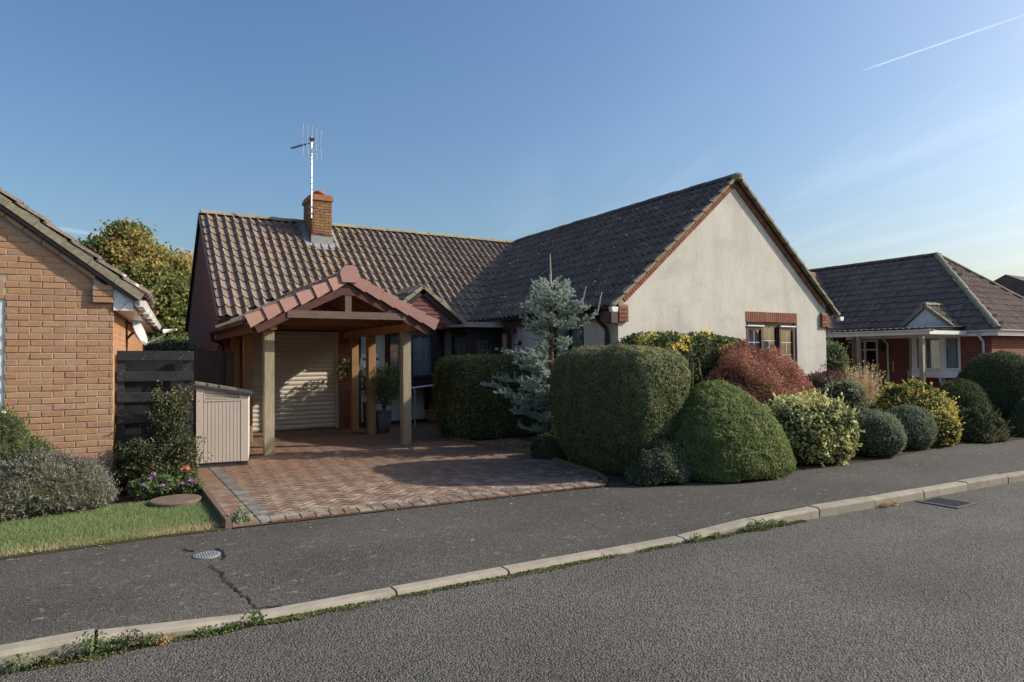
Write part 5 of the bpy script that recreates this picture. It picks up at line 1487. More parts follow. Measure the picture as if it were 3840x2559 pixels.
def shrub(name, label, cat, c, rx, ry, h, prof, n, L, Wd, mat, sq=2., rot=0., drift=(0, 0), namp=.04, nsc=3., depth=.07, nb=.45, up=.2, out=.4, tint=.5, tvar=.16, patch=(2.5, .35), topt=0., seed=1, group=None, core=.962, dens=None, fine=0., res=(26, 44), stray=None):
    root = thing(name, label, cat, (c[0], c[1], c[2] if len(c) > 2 else 0), group)
    G = surf_grid(c, rx, ry, h, prof, sq, rot, drift, namp, nsc, seed, res[0], res[1], fine)
    P, N = grid_sample(G, n)
    if dens is not None:
        kp = dens(P); P, N = P[kp], N[kp]
    n = len(P)
    P = P-N*(rng.random(n)**1.6*depth)[:, None]+N*(rng.normal(size=n)*depth*.18)[:, None]
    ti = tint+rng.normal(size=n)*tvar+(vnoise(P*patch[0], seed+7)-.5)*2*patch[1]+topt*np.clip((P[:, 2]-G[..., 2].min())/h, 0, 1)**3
    V = leaf_quads(P, N, L, Wd, nb, up, out)
    if stray:
        ns, ln_s = stray; ps, nsn = grid_sample(G, ns)
        dirs = unit(nsn+rng.normal(size=(ns, 3))*.35+np.array([0, 0, .5])); ll = ln_s*(.3+rng.random(ns)**2)
        k = 7; tt = np.repeat(np.linspace(.1, 1, k)[None], ns, 0)
        PP = (ps[:, None]+dirs[:, None]*(tt*ll[:, None])[..., None]+rng.normal(size=(ns, k, 3))*L*.15).reshape(-1, 3)
        V = np.concatenate([V, leaf_quads(PP, np.repeat(dirs, k, 0), L*.9, Wd*.9, .1, .3, .6)])
        ti = np.concatenate([ti, np.repeat(tint+.15+rng.normal(size=ns)*tvar, k)])
    link('foliage', quads_mesh('foliage', V, mat, ti), root)
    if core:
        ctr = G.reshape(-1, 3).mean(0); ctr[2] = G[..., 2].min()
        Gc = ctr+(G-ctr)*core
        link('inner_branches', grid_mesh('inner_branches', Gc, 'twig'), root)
    return root, G


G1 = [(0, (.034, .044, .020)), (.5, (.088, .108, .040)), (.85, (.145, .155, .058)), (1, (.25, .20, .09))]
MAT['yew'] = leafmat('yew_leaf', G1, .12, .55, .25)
MAT['conifer'] = leafmat('bright_conifer', [(0, (.036, .052, .018)), (.5, (.082, .115, .028)), (.85, (.145, .175, .038)), (1, (.20, .19, .06))], .15, .55, .25)
MAT['euon'] = leafmat('variegated_leaf', [(0, (.03, .05, .018)), (.35, (.085, .11, .035)), (.6, (.32, .30, .08)), (1, (.58, .52, .20))], .2, .4, .4)
MAT['santolina'] = leafmat('grey_green_leaf', [(0, (.065, .08, .05)), (.5, (.14, .165, .10)), (1, (.24, .26, .17))], .15, .7, .2)
MAT['cotoneaster'] = leafmat('small_dark_leaf', [(0, (.016, .024, .010)), (.5, (.04, .055, .02)), (.85, (.11, .11, .045)), (1, (.20, .13, .05))], .15, .45, .35)
MAT['maple'] = leafmat('red_maple_leaf', [(0, (.07, .036, .024)), (.4, (.19, .068, .044)), (.75, (.30, .115, .07)), (1, (.38, .20, .12))], .3, .55, .25)
MAT['laurel'] = leafmat('spotted_leaf', [(0, (.014, .028, .009)), (.55, (.045, .075, .02)), (.68, (.20, .20, .03)), (1, (.55, .40, .04))], .2, .4, .4)
MAT['green'] = leafmat('fresh_leaf', [(0, (.03, .05, .015)), (.5, (.08, .12, .035)), (1, (.16, .20, .08))], .25, .5, .3)
MAT['berberis'] = leafmat('purple_leaf', [(0, (.025, .012, .012)), (.6, (.09, .025, .03)), (1, (.16, .06, .05))], .2, .5, .3)
MAT['lavender'] = leafmat('grey_lavender', [(0, (.055, .05, .038)), (.5, (.13, .125, .10)), (1, (.24, .235, .20))], .15, .8, .15)
MAT['treeleaf'] = leafmat('autumn_leaf', [(0, (.04, .055, .016)), (.45, (.13, .15, .035)), (.75, (.25, .22, .05)), (.9, (.30, .16, .03)), (1, (.36, .12, .03))], .3, .5, .3)
MAT['spruce'] = leafmat('blue_needle', [(0, (.07, .105, .085)), (.5, (.22, .275, .23)), (.85, (.38, .43, .36)), (1, (.5, .5, .40))], .05, .6, .25, 1.6)
MAT['drygrass'] = leafmat('dry_grass', [(0, (.12, .07, .025)), (.5, (.30, .20, .08)), (1, (.46, .36, .18))], .3, .7, .2)
MAT['red_fl'] = leafmat('orange_petal', [(0, (.65, .06, .025)), (1, (.8, .12, .05))], .2, .6, .2, 1.)
MAT['pink_fl'] = leafmat('mauve_petal', [(0, (.38, .12, .42)), (1, (.55, .25, .55))], .2, .6, .2, 1.)
MAT['hedge'] = leafmat('privet_leaf', [(0, (.025, .036, .013)), (.5, (.07, .095, .028)), (.85, (.15, .18, .055)), (1, (.22, .24, .09))], .2, .45, .35)

# clipped yew block, cut flat on the drive side
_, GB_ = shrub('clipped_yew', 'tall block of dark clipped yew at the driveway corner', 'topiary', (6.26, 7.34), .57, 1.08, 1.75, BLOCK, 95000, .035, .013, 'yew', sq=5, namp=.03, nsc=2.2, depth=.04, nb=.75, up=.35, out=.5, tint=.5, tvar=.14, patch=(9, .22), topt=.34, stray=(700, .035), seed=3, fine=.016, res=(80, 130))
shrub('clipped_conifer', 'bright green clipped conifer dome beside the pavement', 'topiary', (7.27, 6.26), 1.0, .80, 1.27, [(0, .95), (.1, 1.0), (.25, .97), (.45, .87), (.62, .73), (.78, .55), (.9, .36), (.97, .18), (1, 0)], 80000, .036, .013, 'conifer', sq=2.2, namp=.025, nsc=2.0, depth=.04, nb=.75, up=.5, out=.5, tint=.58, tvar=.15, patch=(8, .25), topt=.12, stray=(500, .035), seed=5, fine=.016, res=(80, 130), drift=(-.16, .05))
shrub('grey_shrub', 'low grey-green shrub growing between the two clipped bushes', 'shrub', (6.08, 6.32), .44, .38, .52, MOUND, 9000, .035, .016, 'santolina', namp=.06, nsc=5, depth=.09, tint=.1, seed=6)
shrub('golden_euonymus', 'large variegated cream and green euonymus beside the pavement', 'shrub', (9.0, 6.22), .78, .70, 1.0, BALL, 17000, .055, .034, 'euon', namp=.07, nsc=3.2, depth=.12, nb=.5, tint=.62, tvar=.24, patch=(2.0, .45), stray=(260, .12), seed=8)
shrub('santolina', 'grey-green rounded santolina next to the variegated euonymus', 'shrub', (10.36, 5.95), .44, .44, .70, BALL, 15000, .032, .010, 'santolina', namp=.03, nsc=5, depth=.06, nb=.6, up=.4, out=.6, tint=.58, stray=(260, .05), seed=9)
shrub('santolina', 'blue-grey rounded santolina next to the golden shrub', 'shrub', (11.55, 6.08), .43, .43, .72, BALL, 14000, .032, .010, 'santolina', namp=.03, nsc=5, depth=.06, nb=.6, up=.4, out=.6, tint=.50, stray=(240, .05), seed=10)
shrub('golden_shrub', 'yellow-leaved rounded shrub behind the grey santolinas', 'shrub', (12.75, 6.55), .62, .62, 1.08, BALL, 13000, .050, .028, 'gold_leaf', namp=.07, nsc=3.5, depth=.12, tint=.52, tvar=.22, patch=(2.2, .4), stray=(240, .13), seed=12)
shrub('golden_shrub', 'low yellow-leaved shrub at the pavement edge by the grey santolina', 'shrub', (12.35, 6.02), .40, .36, .62, BALL, 5000, .045, .026, 'gold_leaf', namp=.05, nsc=4, depth=.1, tint=.58, tvar=.2, stray=(90, .1), seed=13)
shrub('cotoneaster', 'sprawling dark cotoneaster on the pavement edge by the golden shrub', 'shrub', (13.75, 5.95), .62, .42, .60, MOUND, 9000, .04, .022, 'cotoneaster', namp=.12, nsc=3.5, depth=.12, tint=.45, tvar=.2, stray=(160, .16), seed=14)
shrub('clipped_conifer', 'olive green clipped dome below the big dark dome', 'topiary', (14.9, 6.75), .62, .6, 1.05, DOME, 14000, .045, .016, 'conifer', namp=.04, nsc=2.5, depth=.07, tint=.35, seed=15)
shrub('clipped_yew', 'big dark clipped yew dome by the neighbouring bungalow', 'topiary', (16.15, 6.5), .98, .95, 1.62, DOME, 34000, .045, .016, 'yew', namp=.03, nsc=2, depth=.07, tint=.30, seed=16, fine=.014, res=(60, 90))
shrub('clipped_yew', 'dark clipped hedge mound in front of the big yew dome', 'topiary', (15.6, 5.7), .85, .42, .75, MOUND, 12000, .045, .016, 'yew', namp=.05, nsc=2, depth=.07, tint=.28, seed=17)
shrub('groundcover', 'low orange-green ground cover at the pavement edge', 'shrub', (15.2, 5.2), .5, .16, .22, MOUND, 2500, .04, .022, 'gold_leaf', namp=.04, nsc=4, depth=.06, tint=.5, seed=18)

# red maple: a weeping mound of thin leaves on stems
mp = thing('japanese_maple', 'red lace-leaved Japanese maple below the gable window', 'tree', (10.2, 8.1, 0))
for k in range(9):
    a = k*.7; MB().tube([(10.2, 8.1, 0), (10.2+.15*math.cos(a), 8.1+.12*math.sin(a), .7), (10.2+.6*math.cos(a), 8.1+.45*math.sin(a), 1.2), (10.2+.95*math.cos(a), 8.1+.7*math.sin(a), 1.05)], [.04, .03, .018, .008], 5).build('stem', 'bark', mp)
n = 46000
G = surf_grid((10.4, 8.05), 1.55, .95, 1.84, [(0, .9), (.15, 1.0), (.35, .98), (.55, .86), (.75, .62), (.9, .36), (1, 0)], 2, 0, (-.42, 0), .16, 2.6, 21)
P, N = grid_sample(G, n); P = P-N*(rng.random(n)**1.3*.26)[:, None]
ti = .5+rng.normal(size=n)*.17+(vnoise(P*3, 4)-.5)*.8
link('crown', quads_mesh('crown', leaf_quads(P, N, .062, .013, .25, -.55, .4), 'maple', ti), mp)
ctr = np.array([10.2, 8.05, 0]); link('inner_branches', grid_mesh('inner_branches', ctr+(G-ctr)*.80, 'twig'), mp)

# spotted laurel hedge with bare stems
lr = thing('spotted_laurel', 'yellow-splashed evergreen hedge on bare stems against the gable', 'hedge', (9.1, 8.75, 0))
n = 15000
G = surf_grid((9.15, 8.75, .75), 1.62, .50, 1.30, [(0, .75), (.15, .92), (.5, 1), (.8, .97), (.93, .8), (1, 0)], 4, 0, (0, 0), .10, 2.4, 23)
P, N = grid_sample(G, n); P = P-N*(rng.random(n)**1.4*.2)[:, None]
ti = .38+rng.normal(size=n)*.12+np.clip(vnoise(P*5.5, 4)-.50, 0, 1)*3.4*np.clip((P[:, 2]-.9)/.9, .25, 1)
link('foliage', quads_mesh('foliage', leaf_quads(P, N, .075, .032, .5, .3, .4), 'laurel', ti), lr)
ctr = np.array([9.05, 8.75, 1.3]); link('inner_branches', grid_mesh('inner_branches', ctr+(G-ctr)*.85, 'twig'), lr)
MAT['stem_pale'] = plain('pale_stems', (.34, .29, .22), (.24, .2, .15), 15, .9)
for k in range(16):
    x = 8.7+rng.random()*1.6; a = rng.normal()*.35
    MB().tube([(x, 8.3, .02), (x+.08*a, 8.24, .45), (x+.35*a, 8.16, .85), (x+.7*a, 8.12, 1.25+rng.random()*.35)], [.014, .012, .009, .005], 5).build('stem', 'stem_pale', lr)

shrub('climber', 'leafy green climber growing at the corner of the rendered gable', 'shrub', (15.1, 9.75), .42, .40, 2.0, [(0, .7), (.2, .9), (.5, 1), (.75, .9), (.9, .6), (1, 0)], 9000, .06, .034, 'green', namp=.13, nsc=3, depth=.16, tint=.6, tvar=.2, stray=(200, .2), seed=25)
shrub('berberis', 'low purple-red berberis hedge behind the maple', 'hedge', (13.8, 8.9), .95, .4, 1.2, BLOCK, 9000, .04, .024, 'berberis', sq=4, namp=.06, nsc=3, depth=.1, tint=.5, tvar=.2, stray=(150, .1), seed=26)
shrub('white_edged_shrub', 'pale green loose shrub between the maple and the feather grass', 'shrub', (12.75, 7.9), .55, .5, 1.0, BALL, 7000, .05, .028, 'santolina', namp=.13, nsc=4, depth=.14, tint=.5, tvar=.3, stray=(160, .16), seed=27)
shrub('low_shrub', 'loose green shrub in front of the feather grass', 'shrub', (13.1, 7.2), .8, .4, .72, MOUND, 7000, .055, .028, 'green', namp=.13, nsc=4, depth=.14, tint=.45, tvar=.25, stray=(200, .2), seed=28)
shrub('low_shrub', 'dark green filler shrub under the maple behind the euonymus', 'shrub', (10.6, 7.1), .9, .4, .62, MOUND, 7000, .055, .028, 'cotoneaster', namp=.1, nsc=4, depth=.14, tint=.35, tvar=.25, seed=29)


def tuft(name, label, cat, c, n, h, spread, w, mat, tint, lean=1., seedhead=False):
    root = thing(name, label, cat, c)
    a = rng.random(n)*6.283; r0 = rng.random(n)*spread*.25; ln = h*(.6+.5*rng.random(n)); be = (.15+.85*rng.random(n))*lean
    d = np.stack([np.cos(a), np.sin(a), np.zeros(n)], 1); sd = np.stack([-np.sin(a), np.cos(a), np.zeros(n)], 1)
    b = np.array(c)+d*r0[:, None]
    Q = []
    for t in (0, .4, .75, 1.0):
        p = b+d*(be*t**1.8*ln*.9)[:, None]+np.array([0, 0, 1])*(ln*(t-.42*be*t**2.4))[:, None]
        ww_ = w*(1-t*.85)
        Q.append((p-sd*ww_/2, p+sd*ww_/2))
    V = np.concatenate([np.stack([q0[0], q0[1], q1[1], q1[0]], 1) for q0, q1 in zip(Q, Q[1:])])
    link('blades', quads_mesh('blades', V, mat, np.tile(tint+rng.normal(size=n)*.2, 3)), root)
    if seedhead:
        tip = (Q[-1][0]+Q[-1][1])/2
        k = rng.integers(0, n, n*9); off = rng.random(len(k))
        P = tip[k]-(tip[k]-(Q[2][0]+Q[2][1])[k]/2)*(off*1.3)[:, None]+rng.normal(size=(len(k), 3))*.006
        N = unit(rng.normal(size=(len(k), 3)))
        link('seed_heads', quads_mesh('seed_heads', leaf_quads(P, N, .05, .013, .2, 1.2, .1), mat, .72+rng.normal(size=len(k))*.15), root)
    return root


tuft('ornamental_grass', 'small tuft of golden brown grass at the corner of the paving', 'grass', (6.05, 12.1, .03), 520, .48, .3, .008, 'drygrass', .5, 1.15)
tuft('feather_grass', 'tall pale feather grass with upright seed heads', 'grass', (13.6, 8.0, .02), 240, 1.38, .75, .010, 'drygrass', .6, .30, True)

# clipped box hedge near the porch
shrub('clipped_hedge', 'dark square clipped hedge in front of the glazed porch', 'hedge', (6.82, 11.92), 1.14, .70, 1.66, [(0, .85), (.1, .93), (.5, 1), (.8, 1), (.92, .95), (.98, .8), (1, 0)], 34000, .042, .022, 'hedge', sq=5, namp=.05, nsc=2.5, depth=.10, tint=.52, tvar=.2, patch=(2, .2), stray=(420, .05), seed=31)

# blue spruce -------------------------------------------------------------
sp = thing('blue_spruce', 'young blue spruce with thin leader between hedge and yew block', 'tree', (6.6, 9.45, 0))
MB().tube([(6.60, 9.45, 0), (6.59, 9.45, 1.2), (6.60, 9.45, 2.2), (6.61, 9.45, 2.85)], [.07, .055, .035, .022], 8).build('trunk', 'bark', sp)
MAT['leader'] = plain('pale_leader', (.42, .36, .28), (.34, .28, .21), 20, .9)
MB().tube([(6.61, 9.45, 2.83), (6.605, 9.45, 3.1), (6.595, 9.45, 3.42)], [.02, .015, .011], 6).build('leader', 'leader', sp)
seg = []      # (p, q, needle length)
brm = MB()
def spr_branch(z, az, L, rise, sub=True, base=None, thick=.012):
    p = np.array(base if base is not None else (6.6, 9.45, z)); d = np.array([math.cos(az), math.sin(az), rise])
    k = max(3, int(L/.10)); pts = [p]
    for i in range(k):
        t = (i+1)/k; st = d*np.array([1, 1, 1-.9*t+1.5*t*t*.6]); st = st/np.linalg.norm(st)*(L/k)
        pts.append(pts[-1]+st+rng.normal(size=3)*.018)
    brm.tube(pts, [thick*(1-.7*i/k) for i in range(k+1)], 4, False)
    for i, (a, b) in enumerate(zip(pts, pts[1:])):
        if i > 0 or not sub: seg.append((a, b, .024))
        if sub and i >= 1:
            for sd in (-1, 1):
                if rng.random() < .95:
                    aa = az+sd*(.75+rng.normal()*.2); l2 = (.09+.13*(1-i/k))*min(1.1, L/.5+.2)*(.6+.8*rng.random())
                    dd = np.array([math.cos(aa), math.sin(aa), rise*.5+.15+rng.normal()*.35]); dd /= np.linalg.norm(dd)
                    m1 = b+dd*l2*.55; e1 = b+dd*l2+np.array([0, 0, .02])
                    seg.append((b, m1, .022)); seg.append((m1, e1, .024))
                    if rng.random() < .5:
                        d4 = np.array([math.cos(az)*.3+rng.normal()*.3, math.sin(az)*.3+rng.normal()*.3, .9]); seg.append((b, b+d4/np.linalg.norm(d4)*l2*.7, .024))
                    if l2 > .12:
                        for s2 in (-1, 1):
                            a3 = aa+s2*.7; d3 = np.array([math.cos(a3), math.sin(a3), .1])*l2*.45; seg.append((m1, m1+d3, .022))
whorls = [(.30, .50), (.48, .62), (.68, .72), (.86, .78), (1.03, .80), (1.18, .74), (1.32, .72), (1.46, .56), (1.60, .42), (1.74, .30), (1.92, .40), (2.02, .46), (2.12, .48), (2.22, .50), (2.32, .46), (2.42, .42), (2.52, .38), (2.62, .34), (2.71, .30), (2.80, .26)]
for iw, (z, L) in enumerate(whorls):
    nbr = 5 if rng.random() < .5 else 6
    a0 = rng.random()*6.28
    for k in range(nbr):
        az = a0+k*6.283/nbr+rng.normal()*.22
        spr_branch(z+rng.normal()*.05, az, L*(.55+.6*rng.random()), (.35+rng.normal()*.22) if z < 1.5 else .6+rng.normal()*.15)
for az, z0, L in ((-.55, 2.15, .72), (-.4, 1.95, .85), (2.7, 1.15, 1.05), (2.9, 1.35, .95), (2.6, .85, 1.1), (3.3, .75, 1.0), (-.2, 1.35, .85)): spr_branch(z0, az, L, .62 if z0 > 1.9 else .25)
for bx_, by_, bz_, hh in ((7.05, 9.15, 2.48, .36), (7.32, 9.05, 2.38, .36), (6.35, 9.35, 2.62, .25)): seg.append((np.array([bx_, by_, bz_]), np.array([bx_+.05, by_, bz_+hh*.5]), .02)); seg.append((np.array([bx_+.05, by_, bz_+hh*.5]), np.array([bx_+.10, by_, bz_+hh]), .018))
for k in range(5):
    a = k*1.256+.3; seg.append((np.array([6.605, 9.45, 2.86]), np.array([6.605+.2*math.cos(a), 9.45+.2*math.sin(a), 3.02]), .022))
brm.build('branches', 'bark', sp)
Pn, Dn, Ln = [], [], []
for a, b, nl2 in seg:
    v = b-a; L = np.linalg.norm(v)
    if L < 1e-4: continue
    k = max(12, int(L*820)); t = rng.random(k); v = v/L
    r = rng.normal(size=(k, 3)); r -= v*(r@v)[:, None]; r = unit(r)
    Pn.append(a+v*(t*L)[:, None]); Dn.append(unit(r+v*.75+np.array([0, 0, .25]))); Ln.append(np.full(k, nl2))
for k in range(320): Pn.append(np.array([[6.605, 9.45, 2.85+.53*k/320]])); Dn.append(unit(rng.normal(size=(1, 3))+np.array([0, 0, 1.6]))); Ln.append(np.array([.012]))
Pn, Dn, Ln = np.concatenate(Pn), np.concatenate(Dn), np.concatenate(Ln)
sdv = unit(np.cross(Dn, rng.normal(size=Dn.shape)))
V = np.stack([Pn-sdv*.0048, Pn+sdv*.0048, Pn+Dn*Ln[:, None]*1.25], 1)
ti = .56+rng.normal(size=len(Pn))*.15+(vnoise(Pn*3, 9)-.5)*.5
link('needles', quads_mesh('needles', V, 'spruce', ti), sp)

shrub('low_conifer', 'dark low bush at the foot of the blue spruce', 'shrub', (6.15, 8.75), .36, .38, .42, MOUND, 6000, .04, .016, 'cotoneaster', namp=.06, nsc=4, depth=.08, tint=.3, seed=33)
n = 2600
x = 5.95+rng.random(n)*.9; y = 9.3+rng.random(n)*1.9
P = np.stack([x, y, .010+rng.random(n)*.012], 1)
tag(link('gravel', quads_mesh('gravel', leaf_quads(P, np.tile([0, 0, 1.], (n, 1)), .026, .02, .8, 0, 0), 'drygrass', .55+rng.random(n)*.5)), 'pale gravel and dry leaves on the bed below the spruce', 'gravel', kind='stuff')

# plants of the brick house front bed
shrub('lavender', 'wide grey lavender mound at the edge of the lawn', 'shrub', (-.66, 8.72), .76, .44, .62, DOME, 26000, .042, .008, 'lavender', namp=.06, nsc=4, depth=.11, nb=.2, up=.7, out=.6, tint=.45, tvar=.22, patch=(4, .25), stray=(500, .09), seed=35)
shrub('cypress_shrub', 'fluffy green shrub under the white window of the brick house', 'shrub', (-1.08, 8.98), .56, .32, 1.03, BALL, 15000, .055, .012, 'green', namp=.12, nsc=4.5, depth=.14, nb=.2, up=.4, out=.9, tint=.38, tvar=.2, stray=(300, .13), seed=36)
cl_ = thing('cotoneaster', 'arching dark cotoneaster bush in front of the black fence', 'shrub', (.6, 9.25, 0))
Ps, Ns = [], []
cst = []
for k in range(270):
    tall = k < 70
    az = rng.random()*6.283; rch = (.14+.2*rng.random()) if tall else (.22+.36*rng.random()); top = (.75+.62*rng.random()) if tall else (.22+.58*rng.random())
    bx0, by0 = (.66, 9.28) if tall else (.52, 9.24)
    pts = []
    for t in np.linspace(0, 1, 9):
        pts.append(np.array([bx0+math.cos(az)*rch*t**1.3*(1 if not tall else .8), by0+math.sin(az)*rch*.55*t**1.3, top*(1.35*t-.42*t*t*(1.2 if not tall else .9))+rng.normal()*.008]))
    cst.append(pts)
    m_ = 80 if tall else 75
    tt = rng.random(m_)**.7*8; i0 = np.minimum(tt.astype(int), 7); fr_ = (tt-i0)[:, None]; A = np.array(pts)
    pp = A[i0]*(1-fr_)+A[i0+1]*fr_; pp = pp+rng.normal(size=pp.shape)*np.array([.035, .03, .025]); Ps.append(pp); Ns.append(unit(rng.normal(size=pp.shape)*.6+np.array([0, -.2, .8])))
P, N = np.concatenate(Ps), np.concatenate(Ns); kp = P[:, 2] > .02; P, N = P[kp], N[kp]
low = np.clip(1-P[:, 2]/.7, 0, 1)*np.clip((vnoise(P*3, 6)-.35)*2, 0, 1)
link('foliage', quads_mesh('foliage', leaf_quads(P, N, .038, .021, .45, -.1, .4), 'cotoneaster', .55+rng.normal(size=len(P))*.18+low*.6+.15*(P[:, 2] > 1)), cl_)
sm_ = MB()
for pts in cst[::3]: sm_.tube(pts[::2], [.009, .008, .006, .004, .002], 4, False)
tag(sm_.build('stems', 'bark', cl_), kind='stuff')
shrub('red_heuchera', 'small dark red leafed plant against the brick wall', 'plant', (-.12, 9.12), .10, .09, .40, BALL, 260, .075, .03, 'berberis', namp=.04, depth=.08, tint=.8, seed=38, core=0)


def flowers(name, label, c, mat, pts, leafn, rad, hh, seed):
    root = thing(name, label, 'flowers', (*c, 0))
    G = surf_grid((c[0], c[1]), rad, rad*.7, hh, BALL, 2, 0, (0, 0), .04, 5, seed, 14, 20)
    P, N = grid_sample(G, leafn); P = P-N*(rng.random(leafn)*.1)[:, None]
    link('foliage', quads_mesh('foliage', leaf_quads(P, N, .065, .018, .4, .5, .5), 'green', .45+rng.normal(size=leafn)*.2), root)
    for (x, y, z, r) in pts:
        k = 26; a = rng.random(k)*6.283; d = np.stack([np.cos(a), np.sin(a), .2+.5*rng.random(k)], 1); d = unit(d)+np.array([0, -.5, 0])
        Q = np.array([x, y, z])+unit(d)*r*.5
        link('flower', quads_mesh('flower', leaf_quads(Q, unit(d), r*1.1, r*.6, .2, 0, 1.5), mat, rng.random(k)), root)
    return root


flowers('dahlia', 'orange-red dahlia flower above green leaves by the edging', (.80, 9.0), 'red_fl', [(.80, 8.88, .30, .065)], 900, .17, .30, 41)
flowers('mauve_daisies', 'mauve daisies with bright green leaves beside the round slab', (.48, 8.86), 'pink_fl', [(.36, 8.68, .19, .04), (.46, 8.74, .30, .035), (.55, 8.66, .17, .035), (.42, 8.72, .25, .028)], 1700, .30, .26, 42)
flowers('mauve_daisies', 'mauve daisy flowers close to the driveway edging', (.84, 8.78), 'pink_fl', [(.85, 8.64, .19, .05), (.76, 8.66, .17, .03)], 600, .15, .2, 43)
shrub('grey_tuft', 'small grey weed at the end of the driveway edging', 'plant', (1.12, 6.98), .10, .09, .13, MOUND, 420, .05, .012, 'santolina', namp=.03, depth=.06, tint=.55, seed=44, core=0)

# potted plants
def potted(name, label, c, n, h, rad, L, Wd, mat, tint, seed, base):
    root = thing(name, label, 'plant', (c[0], c[1], base))
    for k in range(9):
        a = k*.7+seed; MB().tube([(c[0], c[1], base), (c[0]+.4*rad*math.cos(a), c[1]+.4*rad*math.sin(a), base+h*.5), (c[0]+.75*rad*math.cos(a), c[1]+.75*rad*math.sin(a), base+h*(.75+.2*rng.random()))], [.012, .009, .004], 5).build('stem', 'bark', root)
    q = unit(rng.normal(size=(n, 3))); rr = (rng.random(n)**.45)[:, None]
    P = np.array([c[0], c[1], base+h*.58])+q*rr*np.array([rad, rad, h*.48])
    link('foliage', quads_mesh('foliage', leaf_quads(P, q, L, Wd, .35, .5, .8), mat, tint+rng.normal(size=n)*.2), root)
    return root


potted('oleander', 'oleander with long pointed leaves in the tall blue pot', (5.10, 13.62), 1500, 1.0, .42, .13, .022, 'green', .35, 1, .48)
potted('leafy_shrub', 'small leafy shrub by the brick garage pier', (4.80, 15.0), 420, .5, .32, .09, .035, 'green', .55, 2, 1.12)
potted('camellia', 'shrub in the terracotta pot against the render wall', (7.0, 15.12), 420, .75, .30, .08, .03, 'cotoneaster', .4, 3, .3)
potted('potted_rose', 'thin shrub in the dark blue pot by the downpipe', (5.24, 14.95), 420, .85, .25, .07, .03, 'cotoneaster', .4, 4, .56)

# weeds and moss along the kerb
MAT['moss'] = leafmat('kerb_moss', [(0, (.05, .05, .02)), (.5, (.085, .10, .02)), (1, (.15, .17, .03))], .1, .9, .1)
n = 16000
x = np.concatenate([-1.2+rng.random(n//2)*2.3, .5+rng.random(n//2)*5.6]); n = len(x)
yk = np.interp(x, [p[0] for p in KF], [p[1] for p in KF])
dn = vnoise(np.stack([x*3.2, x*0, x*0], 1), 2)
kp = rng.random(n) < np.clip(dn*1.5-.25, .05, 1); x, yk = x[kp], yk[kp]; n = len(x)
P = np.stack([x, yk-rng.random(n)**1.6*.075*(.5+vnoise(np.stack([x*6, x*0, x*0], 1), 4)), np.full(n, -.098)], 1); P[:, 2] += rng.random(n)*.012
tag(link('moss', quads_mesh('moss', leaf_quads(P, np.tile([0, -.3, 1.], (n, 1)), .016, .010, .5, .2, 0), 'moss', .45+rng.normal(size=n)*.25)), 'green moss and litter in the gutter along the kerb', 'moss', kind='stuff')
wsp = [(-.42, .10, 'green'), (-.30, .07, 'cotoneaster'), (-.16, .05, 'cotoneaster'), (-.08, .17, 'green'), (.02, .11, 'green'), (.12, .13, 'cotoneaster'), (.22, .09, 'green'), (.30, .06, 'drygrass'), (.52, .07, 'green'), (.66, .06, 'green'), (.80, .11, 'green'), (4.6, .08, 'green'), (4.85, .06, 'green'), (5.3, .10, 'green'), (5.45, .12, 'green'), (5.6, .09, 'green'), (5.75, .06, 'green'), (7.4, .08, 'drygrass'), (7.55, .06, 'drygrass')]
for k, (x, h, mt) in enumerate(wsp):
    r_ = thing('kerb_weed', 'small weed growing in the gutter against the kerb', 'weed', (x, kerb_y(x)-.03, -.1), 'weeds along the kerb')
    n = int(60+h*900)
    q = unit(rng.normal(size=(n, 3))); P = np.array([x, kerb_y(x)-.045, -.1+h*.45])+q*(rng.random(n)**.5)[:, None]*np.array([.07+h*.2, .035, h*.5]); P[:, 2] = np.maximum(P[:, 2], -.098)
    link('leaves', quads_mesh('leaves', leaf_quads(P, q, .022, .011, .3, .4, .4), mt, .55+rng.normal(size=n)*.25), r_)

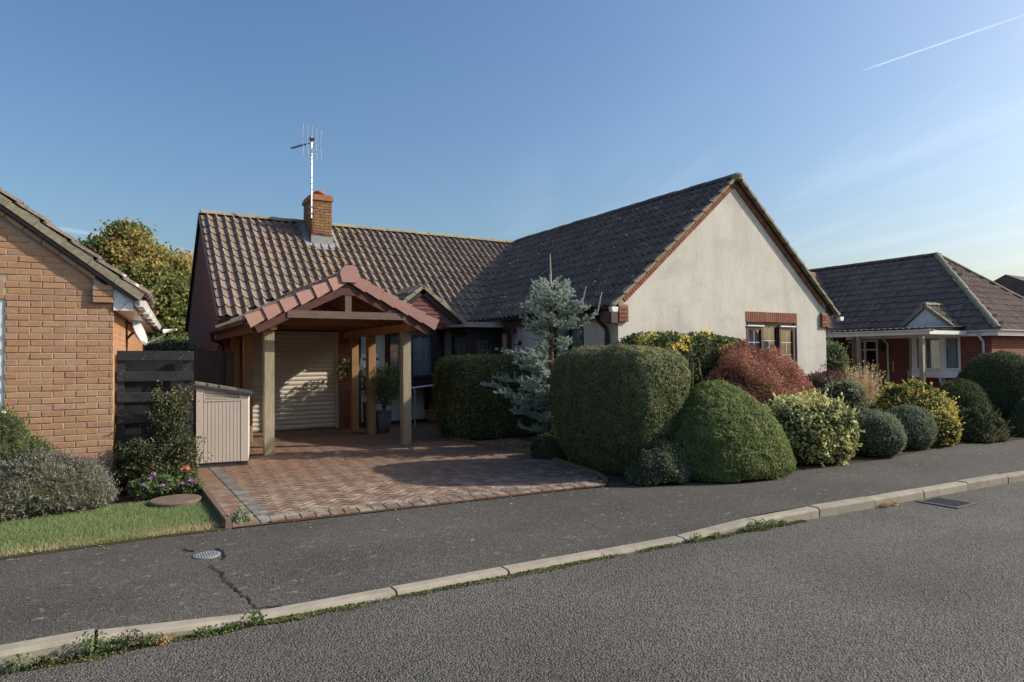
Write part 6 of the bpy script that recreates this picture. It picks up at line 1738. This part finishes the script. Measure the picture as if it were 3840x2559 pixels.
# tree and hedge in the back garden
tr = thing('maple_tree', 'autumn-tinted broadleaf tree behind the bungalow', 'tree', (1.2, 34, 0))
MB().tube([(1.2, 34, 0), (1.25, 34, 1.6), (1.1, 34, 3.4), (.9, 34, 5.4)], [.22, .18, .13, .06], 8).build('trunk', 'bark', tr)
for k in range(7):
    a = k*.9; MB().tube([(1.2, 34, 1.6+.3*k), (1.2+.9*math.cos(a), 34+.9*math.sin(a), 2.8+.35*k), (1.2+1.9*math.cos(a), 34+1.9*math.sin(a), 3.9+.35*k)], [.08, .05, .02], 5).build('limb', 'bark', tr)
Ps, Ns = [], []
lobes = [(.7, 34, 6.5, 1.5, 1.3), (-.5, 34.2, 5.9, 1.3, 1.1), (2.2, 33.8, 5.6, 1.4, 1.4), (3.4, 34.3, 5.4, 1.1, 1.2), (1.2, 33.5, 4.6, 2.4, 1.6), (3.2, 33.7, 4.0, 1.4, 1.5), (2.4, 33.5, 3.0, 1.7, 1.2), (-.3, 33.8, 4.2, 1.6, 1.5), (.6, 34, 7.3, .7, .55), (1.2, 34.6, 5, 2.2, 2), (3.6, 33.8, 3.0, 1.1, 1.3), (-1.3, 34, 5.2, .9, .8)]
for (x, y, z, r1, r2) in lobes:
    k = int(230*r1*r1)
    ce_ = unit(rng.normal(size=(k, 3)))*(.55+.5*rng.random((k, 1)))*np.array([r1, r1, r2])+np.array([x, y, z])
    q = rng.normal(size=(k, 7, 3))*.13
    pp = (ce_[:, None]+q).reshape(-1, 3); Ps.append(pp); Ns.append(unit(np.repeat(ce_-np.array([x, y, z-.4]), 7, 0)+rng.normal(size=pp.shape)*.3))
P, N = np.concatenate(Ps), np.concatenate(Ns)
ti = .42+rng.normal(size=len(P))*.14+(vnoise(P*.9, 3)-.5)*.55+np.clip((P[:, 2]-5.5)/3, 0, .18)+.5*(rng.random(len(P)) < .05)
link('crown', quads_mesh('crown', leaf_quads(P, N, .17, .13, .45, -.1, .3), 'treeleaf', ti), tr)
shrub('garden_hedge', 'clipped green hedge in the back garden below the tree', 'hedge', (1.6, 22.5), 2.4, .6, 2.35, BLOCK, 16000, .08, .05, 'hedge', sq=5, namp=.1, nsc=2, depth=.16, tint=.62, tvar=.25, seed=51)
shrub('garden_hedge', 'lower green hedge beyond the side gate', 'hedge', (.9, 18.2), 1.3, .5, 2.0, BLOCK, 12000, .07, .045, 'hedge', sq=5, namp=.1, nsc=2, depth=.16, tint=.62, tvar=.25, seed=52)

n = 260
x = -1.5+rng.random(n)*10; yb = np.interp(x, [p[0] for p in PB], [p[1] for p in PB]); y = np.where(rng.random(n) < .6, yb-rng.random(n)**2*.5, yb-rng.random(n)*2)
P = np.array([(a, b, path_z(a, b)+.006) for a, b in zip(x, y) if b > kerb_y(a)+.15])
tag(link('leaf_litter', quads_mesh('leaf_litter', leaf_quads(P, np.tile([0, 0, 1.], (len(P), 1)), .03, .018, .85, 0, 0), 'drygrass', rng.random(len(P))*.7)), 'small dry leaves fallen on the pavement', 'leaves', kind='stuff')
